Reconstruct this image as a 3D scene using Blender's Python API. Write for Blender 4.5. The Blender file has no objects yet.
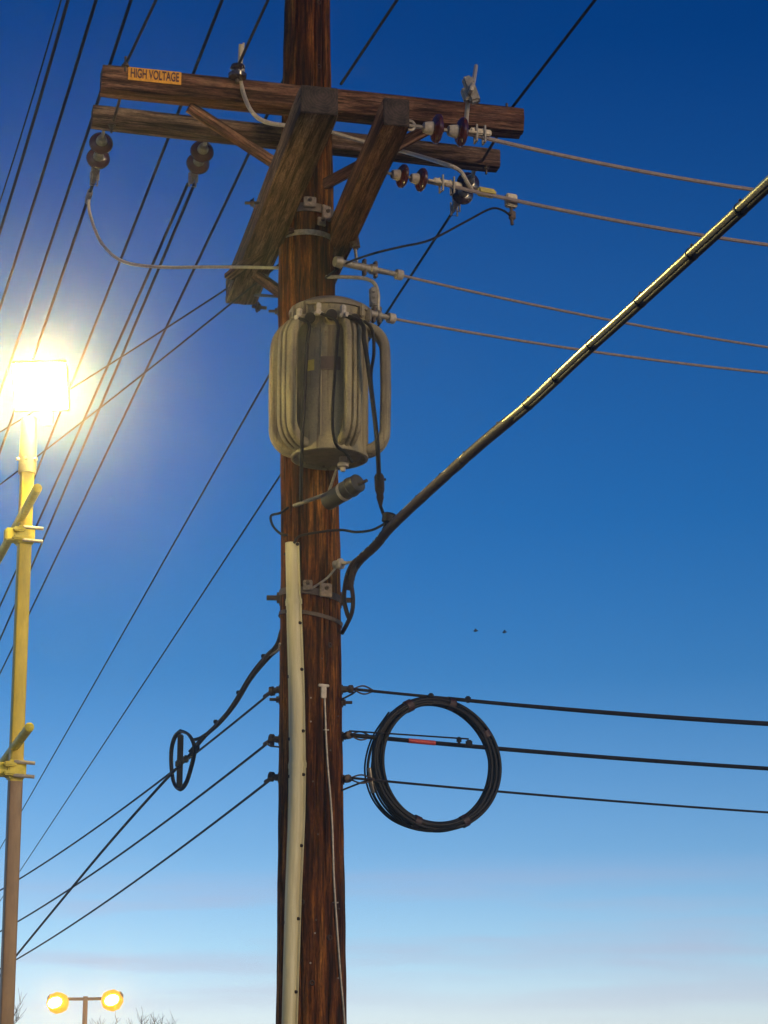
import bpy, bmesh, math, random
from mathutils import Vector as V, Matrix, noise

random.seed(7)
SC = bpy.context.scene
COL = SC.collection
R = math.radians

# ------------------------------------------------------------------ camera
F = 2190.0
PITCH = math.atan((1130 - 512) / F)
CZ = 1.7
cam = bpy.data.cameras.new('camera')
cam.sensor_fit = 'VERTICAL'
cam.sensor_height = 36.0
cam.sensor_width = 27.0
cam.lens = 36.0 * F / 1024.0
cam.clip_start = 0.1
cam.clip_end = 5000
co = bpy.data.objects.new('camera', cam)
COL.objects.link(co)
co.location = (0, 0, CZ)
co.rotation_euler = (math.pi / 2 + PITCH, 0, 0)
SC.camera = co
CP, SP = math.cos(PITCH), math.sin(PITCH)


def ray(px, py):
    a, b = px - 384.0, 512.0 - py
    return V((a, F * CP - b * SP, F * SP + b * CP))


def P(px, py, Y):
    """the point of the sight line through a photo pixel that lies Y metres away"""
    r = ray(px, py)
    return V((0, 0, CZ)) + r * (Y / r.y)


def H(px, py, z):
    """the point of the sight line through a photo pixel at height z"""
    r = ray(px, py)
    return V((0, 0, CZ)) + r * ((z - CZ) / r.z)


def mpp(p):
    return (p.y * CP + (p.z - CZ) * SP) / F


# ------------------------------------------------------------------ materials
def mat(name):
    m = bpy.data.materials.new(name)
    m.use_nodes = True
    nt = m.node_tree
    b = nt.nodes['Principled BSDF']
    return m, nt, b


def ramp(nt, stops):
    n = nt.nodes.new('ShaderNodeValToRGB')
    e = n.color_ramp.elements
    e[0].position, e[0].color = stops[0][0], (*stops[0][1], 1)
    e[1].position, e[1].color = stops[-1][0], (*stops[-1][1], 1)
    for p, c in stops[1:-1]:
        k = e.new(p)
        k.color = (*c, 1)
    return n


def noise_tex(nt, scale, mapping=None, detail=6, rough=0.6):
    n = nt.nodes.new('ShaderNodeTexNoise')
    n.inputs['Scale'].default_value = scale
    n.inputs['Detail'].default_value = detail
    n.inputs['Roughness'].default_value = rough
    if mapping:
        nt.links.new(mapping.outputs[0], n.inputs['Vector'])
    return n


def mapped(nt, scale, kind='Object'):
    t = nt.nodes.new('ShaderNodeTexCoord')
    m = nt.nodes.new('ShaderNodeMapping')
    m.inputs['Scale'].default_value = scale
    nt.links.new(t.outputs[kind], m.inputs[0])
    return m


def mix(nt, fac, a, b, mode='MIX'):
    n = nt.nodes.new('ShaderNodeMix')
    n.data_type = 'RGBA'
    n.blend_type = mode
    for sock, val in ((n.inputs[0], fac), (n.inputs[6], a), (n.inputs[7], b)):
        if isinstance(val, (int, float)):
            sock.default_value = val
        elif isinstance(val, tuple):
            sock.default_value = (*val, 1)
        else:
            nt.links.new(val, sock)
    return n.outputs[2]


def wood(name, axis, dark, mid, light, rough=0.8, streak=1.0):
    """weathered timber: grain, checks, stains; axis = the long local axis"""
    m, nt, b = mat(name)
    s = [26, 26, 26]
    s[axis] = 1.7
    g = noise_tex(nt, 1.0, mapped(nt, s), 8, 0.65)
    s2 = [70, 70, 70]
    s2[axis] = 5.0
    f = noise_tex(nt, 1.0, mapped(nt, s2), 5, 0.6)
    s3 = [9, 9, 9]
    s3[axis] = 0.7
    st = noise_tex(nt, 1.0, mapped(nt, s3), 4, 0.55)
    r1 = ramp(nt, [(0.34, dark), (0.5, mid), (0.68, light)])
    nt.links.new(g.outputs[0], r1.inputs[0])
    r2 = ramp(nt, [(0.36, (0.05, 0.04, 0.04)), (0.52, (1, 1, 1))])
    nt.links.new(f.outputs[0], r2.inputs[0])
    c = mix(nt, 0.75 * streak, r1.outputs[0], r2.outputs[0], 'MULTIPLY')
    r3 = ramp(nt, [(0.35, (0.28, 0.22, 0.26)), (0.6, (1.0, 1.0, 1.0))])
    nt.links.new(st.outputs[0], r3.inputs[0])
    c = mix(nt, 0.85, c, r3.outputs[0], 'MULTIPLY')
    s4 = [16, 16, 16]
    s4[axis] = 0.55
    ck = noise_tex(nt, 1.0, mapped(nt, s4), 3, 0.6)
    r4 = ramp(nt, [(0.470, (1, 1, 1)), (0.487, (0.10, 0.08, 0.08)), (0.493, (0.10, 0.08, 0.08)), (0.506, (1, 1, 1))])
    nt.links.new(ck.outputs[0], r4.inputs[0])
    c = mix(nt, 0.8, c, r4.outputs[0], 'MULTIPLY')
    s6 = [150, 150, 150]
    s6[axis] = 38
    fn = noise_tex(nt, 1.0, mapped(nt, s6), 2, 0.6)
    r6 = ramp(nt, [(0.36, (0.55, 0.52, 0.5)), (0.62, (1.2, 1.18, 1.15))])
    nt.links.new(fn.outputs[0], r6.inputs[0])
    c = mix(nt, 0.7, c, r6.outputs[0], 'MULTIPLY')
    s5 = [5, 5, 5]
    s5[axis] = 2.5
    bl = noise_tex(nt, 1.0, mapped(nt, s5), 6, 0.7)
    r5 = ramp(nt, [(0.36, (0.5, 0.48, 0.52)), (0.6, (1.12, 1.1, 1.06))])
    nt.links.new(bl.outputs[0], r5.inputs[0])
    c = mix(nt, 0.8, c, r5.outputs[0], 'MULTIPLY')
    nt.links.new(c, b.inputs['Base Color'])
    b.inputs['Roughness'].default_value = rough
    b.inputs['Specular IOR Level'].default_value = 0.08
    bp = nt.nodes.new('ShaderNodeBump')
    bp.inputs['Strength'].default_value = 1.0
    bp.inputs['Distance'].default_value = 0.006
    add = nt.nodes.new('ShaderNodeMath')
    add.operation = 'ADD'
    nt.links.new(g.outputs[0], add.inputs[0])
    nt.links.new(f.outputs[0], add.inputs[1])
    nt.links.new(add.outputs[0], bp.inputs['Height'])
    nt.links.new(bp.outputs[0], b.inputs['Normal'])
    return m


def plain(name, col, rough=0.5, metal=0.0, var=0.25, scale=30.0, spec=0.5, tint=None, stretch=(1, 1, 1), bump=0.0):
    """paint, metal, rubber or glaze with uneven wear"""
    m, nt, b = mat(name)
    mp = mapped(nt, stretch)
    n = noise_tex(nt, scale, mp, 6, 0.65)
    lo = tuple(max(0, c * (1 - var)) for c in col) if tint is None else tint
    r = ramp(nt, [(0.33, lo), (0.62, col)])
    nt.links.new(n.outputs[0], r.inputs[0])
    nt.links.new(r.outputs[0], b.inputs['Base Color'])
    n2 = noise_tex(nt, scale * 2.3, mp, 4, 0.6)
    mr = nt.nodes.new('ShaderNodeMapRange')
    mr.inputs['To Min'].default_value = max(0.05, rough - 0.15)
    mr.inputs['To Max'].default_value = min(1, rough + 0.15)
    nt.links.new(n2.outputs[0], mr.inputs[0])
    nt.links.new(mr.outputs[0], b.inputs['Roughness'])
    b.inputs['Metallic'].default_value = metal
    b.inputs['Specular IOR Level'].default_value = spec
    if bump:
        bp = nt.nodes.new('ShaderNodeBump')
        bp.inputs['Strength'].default_value = bump
        bp.inputs['Distance'].default_value = 0.004
        nt.links.new(n2.outputs[0], bp.inputs['Height'])
        nt.links.new(bp.outputs[0], b.inputs['Normal'])
    return m


def glow(name, col, strength, base=(0.8, 0.8, 0.75)):
    m, nt, b = mat(name)
    b.inputs['Base Color'].default_value = (*base, 1)
    b.inputs['Emission Color'].default_value = (*col, 1)
    b.inputs['Emission Strength'].default_value = strength
    n = noise_tex(nt, 40, mapped(nt, (1, 1, 1)))
    nt.links.new(n.outputs[0], b.inputs['Roughness'])
    return m


def enamel(name):
    m, nt, b = mat(name)
    big = noise_tex(nt, 4.0, mapped(nt, (1, 1, .7)), 5, 0.6)
    r1 = ramp(nt, [(0.36, (0.16, 0.13, 0.095)), (0.62, (0.33, 0.27, 0.145))])
    nt.links.new(big.outputs[0], r1.inputs[0])
    drip = noise_tex(nt, 1.0, mapped(nt, (42, 42, 2.2)), 4, 0.55)
    r2 = ramp(nt, [(0.34, (0.42, 0.36, 0.30)), (0.46, (1, 1, 1))])
    nt.links.new(drip.outputs[0], r2.inputs[0])
    c = mix(nt, 0.7, r1.outputs[0], r2.outputs[0], 'MULTIPLY')
    sp = noise_tex(nt, 110, mapped(nt, (1, 1, 1)), 3, 0.7)
    r3 = ramp(nt, [(0.36, (0.5, 0.45, 0.4)), (0.52, (1, 1, 1)), (0.7, (1.18, 1.16, 1.1))])
    nt.links.new(sp.outputs[0], r3.inputs[0])
    c = mix(nt, 0.35, c, r3.outputs[0], 'MULTIPLY')
    rust = noise_tex(nt, 13, mapped(nt, (1, 1, .5)), 6, 0.7)
    r4 = ramp(nt, [(0.66, (0, 0, 0)), (0.74, (1, 1, 1))])
    nt.links.new(rust.outputs[0], r4.inputs[0])
    c = mix(nt, r4.outputs[0], c, (0.12, 0.06, 0.028))
    nt.links.new(c, b.inputs['Base Color'])
    b.inputs['Roughness'].default_value = 0.6
    b.inputs['Specular IOR Level'].default_value = 0.3
    bp = nt.nodes.new('ShaderNodeBump')
    bp.inputs['Strength'].default_value = 0.25
    bp.inputs['Distance'].default_value = 0.003
    nt.links.new(sp.outputs[0], bp.inputs['Height'])
    nt.links.new(bp.outputs[0], b.inputs['Normal'])
    return m


def end_grain(name):
    m, nt, b = mat(name)
    wv = nt.nodes.new('ShaderNodeTexWave')
    wv.wave_type = 'RINGS'
    wv.rings_direction = 'Y'
    wv.inputs['Scale'].default_value = 22
    wv.inputs['Distortion'].default_value = 9
    wv.inputs['Detail'].default_value = 4
    nt.links.new(mapped(nt, (1, 1, 1)).outputs[0], wv.inputs['Vector'])
    r1 = ramp(nt, [(0.2, (0.045, 0.030, 0.024)), (0.8, (0.07, 0.044, 0.034))])
    nt.links.new(wv.outputs[1], r1.inputs[0])
    n = noise_tex(nt, 14, mapped(nt, (1, 1, 1)), 6, 0.7)
    r2 = ramp(nt, [(0.38, (0.3, 0.3, 0.3)), (0.6, (1.2, 1.15, 1.1))])
    nt.links.new(n.outputs[0], r2.inputs[0])
    nt.links.new(mix(nt, 0.9, r1.outputs[0], r2.outputs[0], 'MULTIPLY'), b.inputs['Base Color'])
    b.inputs['Roughness'].default_value = 0.9
    return m


M = {
    'pole': wood('pole_wood', 2, (0.022, 0.008, 0.005), (0.145, 0.043, 0.009), (0.48, 0.19, 0.035)),
    'arm': wood('crossarm_wood', 0, (0.06, 0.028, 0.018), (0.17, 0.08, 0.047), (0.34, 0.19, 0.115)),
    'grey_arm': wood('weathered_arm_wood', 0, (0.05, 0.03, 0.022), (0.16, 0.098, 0.066), (0.32, 0.215, 0.15)),
    'end': end_grain('dark_end_grain'),
    'wire': plain('dark_wire', (0.02, 0.016, 0.018), 0.7, var=0.3, scale=60, spec=0.2),
    'lit_conductor': plain('sodium_lit_conductor', (0.33, 0.25, 0.21), 0.5, 0.0, 0.3, 40),  # the pinkish tone of sodium light is put into this colour
    'black': plain('black_cable_jacket', (0.011, 0.008, 0.008), 0.55, var=0.35, scale=40, spec=0.25),
    'brown': plain('faded_cable_jacket', (0.035, 0.02, 0.016), 0.6, var=0.4, scale=35, spec=0.25),
    'jumper': plain('bare_jumper_wire', (0.46, 0.38, 0.28), 0.45, 0.0, 0.3, 50),
    'galv': plain('galvanised_steel', (0.36, 0.31, 0.24), 0.5, 0.4, 0.4, 50),
    'plate': plain('stained_steel_plate', (0.26, 0.19, 0.13), 0.6, 0.2, 0.6, 40),
    'dark_metal': plain('rusty_dark_steel', (0.10, 0.065, 0.045), 0.6, 0.3, 0.5, 50),
    'porcelain': plain('brown_glazed_porcelain', (0.075, 0.014, 0.010), 0.18, 0.0, 0.3, 20, 0.7),
    'cap': plain('cement_and_cap', (0.50, 0.42, 0.32), 0.6, 0.0, 0.35, 60),
    'dark_porcelain': plain('dark_glazed_porcelain', (0.035, 0.018, 0.02), 0.2, 0.0, 0.3, 20, 0.7),
    'tank': enamel('aged_tan_enamel'),
    'can': plain('dark_can_enamel', (0.055, 0.045, 0.032), 0.5, 0.0, 0.4, 12),
    'tank_dark': plain('aged_dark_enamel', (0.22, 0.17, 0.11), 0.6, 0.0, 0.4, 12),
    'label': plain('faded_nameplate', (0.085, 0.055, 0.04), 0.6, var=0.3),
    'label_yellow': plain('faded_yellow_label', (0.5, 0.38, 0.06), 0.6, var=0.3, scale=60),
    'guard': plain('cream_plastic', (0.62, 0.55, 0.31), 0.5, 0.0, 0.2, 3, 0.35, tint=(0.44, 0.37, 0.19), stretch=(9, 9, 0.7), bump=0.1),
    'knot': plain('dark_knot', (0.035, 0.014, 0.008), 0.85, var=0.5, scale=90),
    'hole': plain('bolt_hole', (0.02, 0.012, 0.008), 0.8),
    'service': plain('lit_streak_strand', (1.0, 0.86, 0.36), 0.3, 0.65, 0.2, 30),  # the yellow of the lamplit streak is put into this colour
    'sign': plain('warning_yellow_enamel', (0.80, 0.34, 0.0), 0.5, 0.0, 0.3, 60),
    'ink': plain('faded_sign_lettering', (0.10, 0.022, 0.01), 0.6, var=0.3),
    'red': plain('red_marker_tape', (0.55, 0.05, 0.04), 0.5),
    'faded_red': plain('faded_red_tape', (0.035, 0.008, 0.009), 0.6),
    'lower_post': plain('brown_post_steel', (0.30, 0.17, 0.065), 0.5, 0.0, 0.3, 12, stretch=(2, 2, 0.5)),
    'post': plain('yellow_post_steel', (0.66, 0.47, 0.02), 0.5, 0.0, 0.25, 12, stretch=(2, 2, 0.5)),
    'bracket': plain('yellow_painted_bracket', (0.78, 0.62, 0.03), 0.5, 0.0, 0.3, 30),
    'housing': plain('lamp_housing_paint', (0.40, 0.33, 0.16), 0.5),
    'lamp': glow('lit_lamp_lens', (1.0, 0.80, 0.27), 850.0),
    'sodium': glow('sodium_halo_lens', (1.0, 0.42, 0.0), 1.25, (0.45, 0.16, 0.0)),
    'core': glow('lit_sodium_core', (1.0, 0.50, 0.03), 90.0),
    'far_post': plain('far_post_paint', (0.20, 0.13, 0.05), 0.5),
    'bark': plain('bare_bark', (0.03, 0.02, 0.018), 0.9, var=0.4),
    'bird': plain('dark_feathers', (0.02, 0.02, 0.025), 0.8),
}


# ------------------------------------------------------------------ mesh building
def smooth_path(pts, n=8):
    """Catmull-Rom through the points"""
    if len(pts) < 3:
        return list(pts)
    q = [pts[0] * 2 - pts[1]] + list(pts) + [pts[-1] * 2 - pts[-2]]
    out = []
    for i in range(1, len(q) - 2):
        a, b, c, d = q[i - 1], q[i], q[i + 1], q[i + 2]
        for k in range(n):
            t = k / n
            out.append(0.5 * ((2 * b) + (c - a) * t + (2 * a - 5 * b + 4 * c - d) * t * t + (3 * b - a - 3 * c + d) * t ** 3))
    out.append(pts[-1].copy())
    return out


def frame(d):
    d = d.normalized()
    u = V((0, 0, 1)) if abs(d.z) < 0.9 else V((0, 1, 0))
    s = d.cross(u).normalized()
    return s, s.cross(d).normalized()


WORLD = {}


class MB:
    def __init__(self):
        self.bm = bmesh.new()

    def sweep(self, pts, prof, closed=False, cap=True, u0=None, scale=None):
        """sweep a closed 2-D profile (list of (a, b)) along pts"""
        n = len(pts)
        T = []
        for i in range(n):
            if closed:
                T.append((pts[(i + 1) % n] - pts[i - 1]).normalized())
            else:
                T.append((pts[min(i + 1, n - 1)] - pts[max(i - 1, 0)]).normalized())
        s, u = frame(T[0])
        if u0 is not None:
            s = (u0 - T[0] * u0.dot(T[0])).normalized()
            u = s.cross(T[0]).normalized()
        rings = []
        for i in range(n):
            if i:
                s = (s - T[i] * s.dot(T[i])).normalized()
                u = s.cross(T[i]).normalized()
            k = scale[i] if scale else 1.0
            rings.append([self.bm.verts.new(pts[i] + s * a * k + u * b * k) for a, b in prof])
        m = len(prof)
        for i in range(n if closed else n - 1):
            A, B = rings[i], rings[(i + 1) % n]
            for j in range(m):
                self.bm.faces.new((A[j], A[(j + 1) % m], B[(j + 1) % m], B[j]))
        if cap and not closed:
            self.bm.faces.new(rings[0][::-1])
            self.bm.faces.new(rings[-1])
        return self

    def tube(self, pts, r, seg=10, closed=False, rs=None):
        prof = [(r * math.cos(2 * math.pi * k / seg), r * math.sin(2 * math.pi * k / seg)) for k in range(seg)]
        return self.sweep(pts, prof, closed, scale=rs)

    def lathe(self, p, axis, prof, seg=24):
        """prof: (distance along axis, radius)"""
        d = axis.normalized()
        s, u = frame(d)
        rings = []
        for h, r in prof:
            r = max(r, 1e-4)
            rings.append([self.bm.verts.new(p + d * h + (s * math.cos(2 * math.pi * k / seg) + u * math.sin(2 * math.pi * k / seg)) * r) for k in range(seg)])
        for A, B in zip(rings, rings[1:]):
            for j in range(seg):
                self.bm.faces.new((A[j], A[(j + 1) % seg], B[(j + 1) % seg], B[j]))
        self.bm.faces.new(rings[0][::-1])
        self.bm.faces.new(rings[-1])
        return self

    def box(self, c, size, X=V((1, 0, 0)), Y=V((0, 1, 0)), Z=V((0, 0, 1)), bevel=0.0):
        t = bmesh.new()
        bmesh.ops.create_cube(t, size=1.0)
        for v in t.verts:
            v.co = V((v.co.x * size[0], v.co.y * size[1], v.co.z * size[2]))
        if bevel:
            bmesh.ops.bevel(t, geom=t.edges[:], offset=bevel, segments=2, affect='EDGES')
        mp = {}
        for v in t.verts:
            mp[v] = self.bm.verts.new(c + X * v.co.x + Y * v.co.y + Z * v.co.z)
        for f in t.faces:
            self.bm.faces.new([mp[v] for v in f.verts])
        t.free()
        return self

    def build(self, name, m, parent=None, loc=None, smooth=True, rot=None):
        bmesh.ops.recalc_face_normals(self.bm, faces=self.bm.faces)
        off = loc if loc is not None else V((0, 0, 0))
        inv = Matrix.Translation(-off)
        if rot is not None:
            inv = rot.to_4x4().inverted() @ inv
        self.bm.transform(inv)
        me = bpy.data.meshes.new(name)
        self.bm.to_mesh(me)
        self.bm.free()
        if smooth:
            for p in me.polygons:
                p.use_smooth = True
            try:
                me.set_sharp_from_angle(angle=R(38))
            except Exception:
                pass
        me.materials.append(m)
        o = bpy.data.objects.new(name, me)
        COL.objects.link(o)
        wm = Matrix.Translation(off)
        if rot is not None:
            wm = wm @ rot.to_4x4()
        WORLD[o.name] = wm.copy()
        if parent is not None:
            o.parent = parent
            wm = WORLD.get(parent.name, Matrix.Translation(parent.location)).inverted() @ wm
        o.matrix_local = wm
        return o


def tag(o, label, cat, group=None, kind=None):
    if label:
        o['label'] = label
    if cat:
        o['category'] = cat
    if group:
        o['group'] = group
    if kind:
        o['kind'] = kind
    return o


def thing(name, label, cat, loc, group=None):
    o = bpy.data.objects.new(name, None)
    COL.objects.link(o)
    o.location = loc
    o.empty_display_size = 0.1
    return tag(o, label, cat, group)


def struct(o):
    o['kind'] = 'structure'
    return o


# ------------------------------------------------------------------ ground
g = MB()
N, S = 60, 1800.0
vs = {}
for i in range(N + 1):
    for j in range(N + 1):
        def w(k):
            t = 2 * k / N - 1
            return S * math.copysign(abs(t) ** 2.6, t)
        vs[i, j] = g.bm.verts.new((w(i), w(j), 0))
for i in range(N):
    for j in range(N):
        g.bm.faces.new((vs[i, j], vs[i + 1, j], vs[i + 1, j + 1], vs[i, j + 1]))
gm, nt, b = mat('pale_bounce_ground')  # unseen ground, made pale to bounce light up under the timbers
n1 = noise_tex(nt, 0.25, mapped(nt, (1, 1, 1)), 8, 0.6)
n2 = noise_tex(nt, 60, mapped(nt, (1, 1, 1)), 3, 0.7)
r1 = ramp(nt, [(0.3, (0.32, 0.29, 0.26)), (0.7, (0.46, 0.42, 0.38))])
nt.links.new(n1.outputs[0], r1.inputs[0])
nt.links.new(mix(nt, 0.35, r1.outputs[0], n2.outputs[1], 'OVERLAY'), b.inputs['Base Color'])
b.inputs['Roughness'].default_value = 0.9
struct(g.build('ground', gm))

# ------------------------------------------------------------------ utility pole
D = 11.5
stations = [(1000, 311.5, 35.0), (860, 311.2, 33.2), (720, 311.0, 31.3), (560, 310.4, 29.6), (420, 308.0, 28.6), (300, 306.5, 28.2), (160, 306.5, 26.0), (20, 307.5, 23.0)]
ax = []
for y, x, h in stations:
    p = P(x, y, D)
    ax.append((p.z, p.x, h * mpp(p)))
# carry the line of the pole to the ground and to its top above the picture
z0, x0, r0 = ax[0]
z1, x1, r1_ = ax[2]
k = (0 - z0) / (z1 - z0)
ax.insert(0, (-0.05, x0 + (x1 - x0) * k, r0 + (r1_ - r0) * k))
zt, xt, rt = ax[-1]
zs, xs, rs_ = ax[-3]
k = (zt + 2.6 - zt) / (zt - zs)
ax.append((zt + 2.6, xt + (xt - xs) * k * 0.4, rt * 0.86))


def pole_at(z):
    for a, b_ in zip(ax, ax[1:]):
        if z <= b_[0] or b_ is ax[-1]:
            t = (z - a[0]) / (b_[0] - a[0])
            return V((a[1] + (b_[1] - a[1]) * t, D, z)), a[2] + (b_[2] - a[2]) * t


def pole_px(y):
    """height on the pole's axis that shows at picture row y"""
    return P(309, y, D).z


def pole_surf(z, phi, out=0.0):
    """point on the pole; phi = 0 faces the camera, + turns to the viewer's right"""
    c, r = pole_at(z)
    return c + V((math.sin(phi), -math.cos(phi), 0)) * (r + out), V((math.sin(phi), -math.cos(phi), 0))


pole = thing('utility_pole', 'weathered brown timber utility pole with crossarms and transformer', 'utility pole', pole_at(0)[0])
mb = MB()
seg = 150
rings = []
ztop = ax[-1][0]
nz = 220
cracks = [(random.uniform(-math.pi, math.pi), random.uniform(0.5, 8), random.uniform(0.5, 2.0), random.uniform(0.006, 0.018)) for _ in range(80)]
for i in range(nz + 1):
    z = -0.05 + (ztop + 0.05) * i / nz
    c, r = pole_at(z)
    ring = []
    for j in range(seg):
        a = 2 * math.pi * j / seg
        aa = a if a < math.pi else a - 2 * math.pi
        dr = 0.007 * noise.noise(V((math.cos(a) * 2.0, math.sin(a) * 2.0, z * 0.7)))
        dr += 0.0035 * noise.noise(V((math.cos(a) * 9, math.sin(a) * 9, z * 0.5 + 7)))
        dr += 0.003 * noise.noise(V((math.cos(a) * 3, math.sin(a) * 3, z * 6)))
        for ca, cz, cl, cd in cracks:
            da = abs((aa - ca - 0.05 * math.sin(z * 1.3 + ca) + math.pi) % (2 * math.pi) - math.pi)
            if da < 0.05 and abs(z - cz) < cl:
                dr -= cd * (1 - da / 0.05) * (1 - ((z - cz) / cl) ** 2)
        ring.append(mb.bm.verts.new(c + V((math.sin(a), -math.cos(a), 0)) * (r + dr)))
    rings.append(ring)
for A, B in zip(rings, rings[1:]):
    for j in range(seg):
        mb.bm.faces.new((A[j], A[(j + 1) % seg], B[(j + 1) % seg], B[j]))
mb.bm.faces.new(rings[-1])
mb.bm.faces.new(rings[0][::-1])
mb.build('trunk', M['pole'], pole, loc=pole.location)


def beam(name, a, b_, w, h, m, parent, roll_up=V((0, 0, 1)), bevel=0.006):
    """a sawn timber from a to b with a slightly worn surface"""
    X = (b_ - a).normalized()
    Yv = roll_up.cross(X).normalized()
    Z = X.cross(Yv).normalized()
    L = (b_ - a).length
    mb = MB()
    n = max(4, int(L / 0.08))
    prof = []
    ns = 6
    pts = [(-w / 2, -h / 2), (w / 2, -h / 2), (w / 2, h / 2), (-w / 2, h / 2)]
    for q in range(4):
        p0, p1 = pts[q], pts[(q + 1) % 4]
        for s_ in range(ns):
            t = 0.04 + 0.92 * s_ / (ns - 1)
            prof.append((p0[0] + (p1[0] - p0[0]) * t, p0[1] + (p1[1] - p0[1]) * t))
    sd = random.uniform(0, 100)
    rr = []
    for i in range(n + 1):
        x = L * i / n
        ring = []
        for q, (u, v) in enumerate(prof):
            e = 1 + 0.06 * noise.noise(V((u * 25 + sd, v * 25, x * 1.5)))
            if i in (0, n):
                e *= 0.97
            xx = x + (0.006 * noise.noise(V((u * 40, v * 40, sd))) if i in (0, n) else 0)
            ring.append(mb.bm.verts.new(a + X * xx + Yv * u * e + Z * v * e))
        rr.append(ring)
    for A, B in zip(rr, rr[1:]):
        for j in range(len(prof)):
            mb.bm.faces.new((A[j], A[(j + 1) % len(prof)], B[(j + 1) % len(prof)], B[j]))
    mb.bm.faces.new(rr[0][::-1])
    mb.bm.faces.new(rr[-1])
    rot = Matrix((X, Yv, Z)).transposed()
    o = mb.build(name, m, parent, loc=a, rot=rot)
    return o, X, Yv, Z


# the line arms
zf = P(311, 102, 11.255).z
FA, FB = H(101, 81, zf), H(521, 124, zf)
beam('crossarm', FA, FB, 0.125, 0.145, M['arm'], pole)
zb = P(311, 140, 11.74).z
BA, BB = H(92, 117, zb), H(498, 161, zb)
beam('crossarm', BA, BB, 0.095, 0.115, M['grey_arm'], pole)
print('ARMS', zf, zb, (FB - FA).length, (BB - BA).length, FA, FB)
fdir = (FB - FA).normalized()
bdir = (BB - BA).normalized()

# the buck arms, across the line arms and just below them
zk = P(264, 237, 11.5).z
KA, KB = H(319, 101, zk), H(241, 293, zk)
beam('buck_arm', KA, KB, 0.19, 0.15, M['grey_arm'], pole)
QA, QB = H(396, 113, zk), H(306, 312, zk)
beam('buck_arm', QA, QB, 0.135, 0.15, M['arm'], pole)
kdir = (KB - KA).normalized()
qdir = (QB - QA).normalized()
print('BUCK', zk, (KB - KA).length, KA, KB, QA, QB)
for e, d_, w_ in ((KA, kdir, 0.186), (QA, qdir, 0.131)):
    mb = MB()
    mb.box(e - d_ * 0.008, (w_, 0.012, 0.146), d_.cross(V((0, 0, 1))), d_, V((0, 0, 1)), 0.004)
    mb.build('end_cap', M['end'], pole, loc=e + V((.02, 0, .03)))  # near end faces, darker than the rest of the arms

# flat timber braces
def brace(a, b_, w=0.035, h=0.06, m='arm'):
    return beam('brace', a, b_, w, h, M[m], pole)


brace(H(189, 107, zf - 0.09), P(285, 170, 11.42))
brace(H(430, 128, zf - 0.09), P(322, 186, 11.40))
brace(H(229, 277, zk - 0.10), P(290, 229, 11.33), 0.06, 0.03, 'grey_arm')
brace(P(252, 272, 11.95), P(284, 295, 11.60))
brace(P(232, 288, 12.2), P(262, 252, 11.6), 0.05, 0.03, 'grey_arm')


def bolt(p, d, r=0.013, l=0.05, parent=None, m='dark_metal', name='bolt'):
    mb = MB()
    d = d.normalized()
    mb.lathe(p, d, [(-0.03, r * 0.6), (l * 0.55, r * 0.6), (l * 0.55, r * 0.6), (l, r * 0.6)], 8)
    mb.lathe(p, d, [(0, r * 1.9), (0.006, r * 1.9)], 12)
    mb.lathe(p, d, [(0.007, r * 1.3), (0.02, r * 1.3)], 6)
    return mb.build(name, M[m], parent)


down = V((0, 0, -1))
for px, py in ((125, 64), (507, 110)):
    p = H(px, py + 14, zf)
    bolt(p + V((0, 0, 0.07)), V((0, 0, 1)), 0.012, 0.06, pole)
for px, py in ((112, 116), (486, 158)):
    p = H(px, py, zb)
    bolt(p + down * 0.055, down, 0.012, 0.05, pole)
# double arming bolts between the two line arms, near each end
for t in (0.05, 0.955):
    a = FA + (FB - FA) * t
    q = BA + (BB - BA) * t
    mb = MB()
    mb.tube([a + (q - a) * 0.02 + V((0, 0, -0.03)), q + V((0, 0, -0.03))], 0.009, 8)
    mb.build('spacer_bolt', M['dark_metal'], pole)
bolt(P(257, 307, 12.25), V((1, -0.2, -0.2)), 0.018, 0.06, pole)
bolt(P(254, 203, 10.95), V((-1, 0, 0)), 0.015, 0.05, pole)
mb = MB()
mb.tube([P(255, 295, 12.0), P(285, 297, 11.6)], 0.009, 8)
mb.build('tie_rod', M['dark_metal'], pole)

# bands, plates and lugs round the pole
def band(z, hgt, m, name='pole_band', out=0.006, wob=0.0):
    mb = MB()
    c, r = pole_at(z)
    prof = [(-0.004, -hgt / 2), (0.004, -hgt / 2), (0.004, hgt / 2), (-0.004, hgt / 2)]
    pts = []
    for k in range(48):
        a = 2 * math.pi * k / 48
        pts.append(c + V((math.sin(a), -math.cos(a), 0)) * (r + out) + V((0, 0, wob * math.sin(a))))
    mb.sweep(pts, prof, closed=True, u0=V((0, -1, 0)))
    return mb.build(name, M[m], pole)


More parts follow.
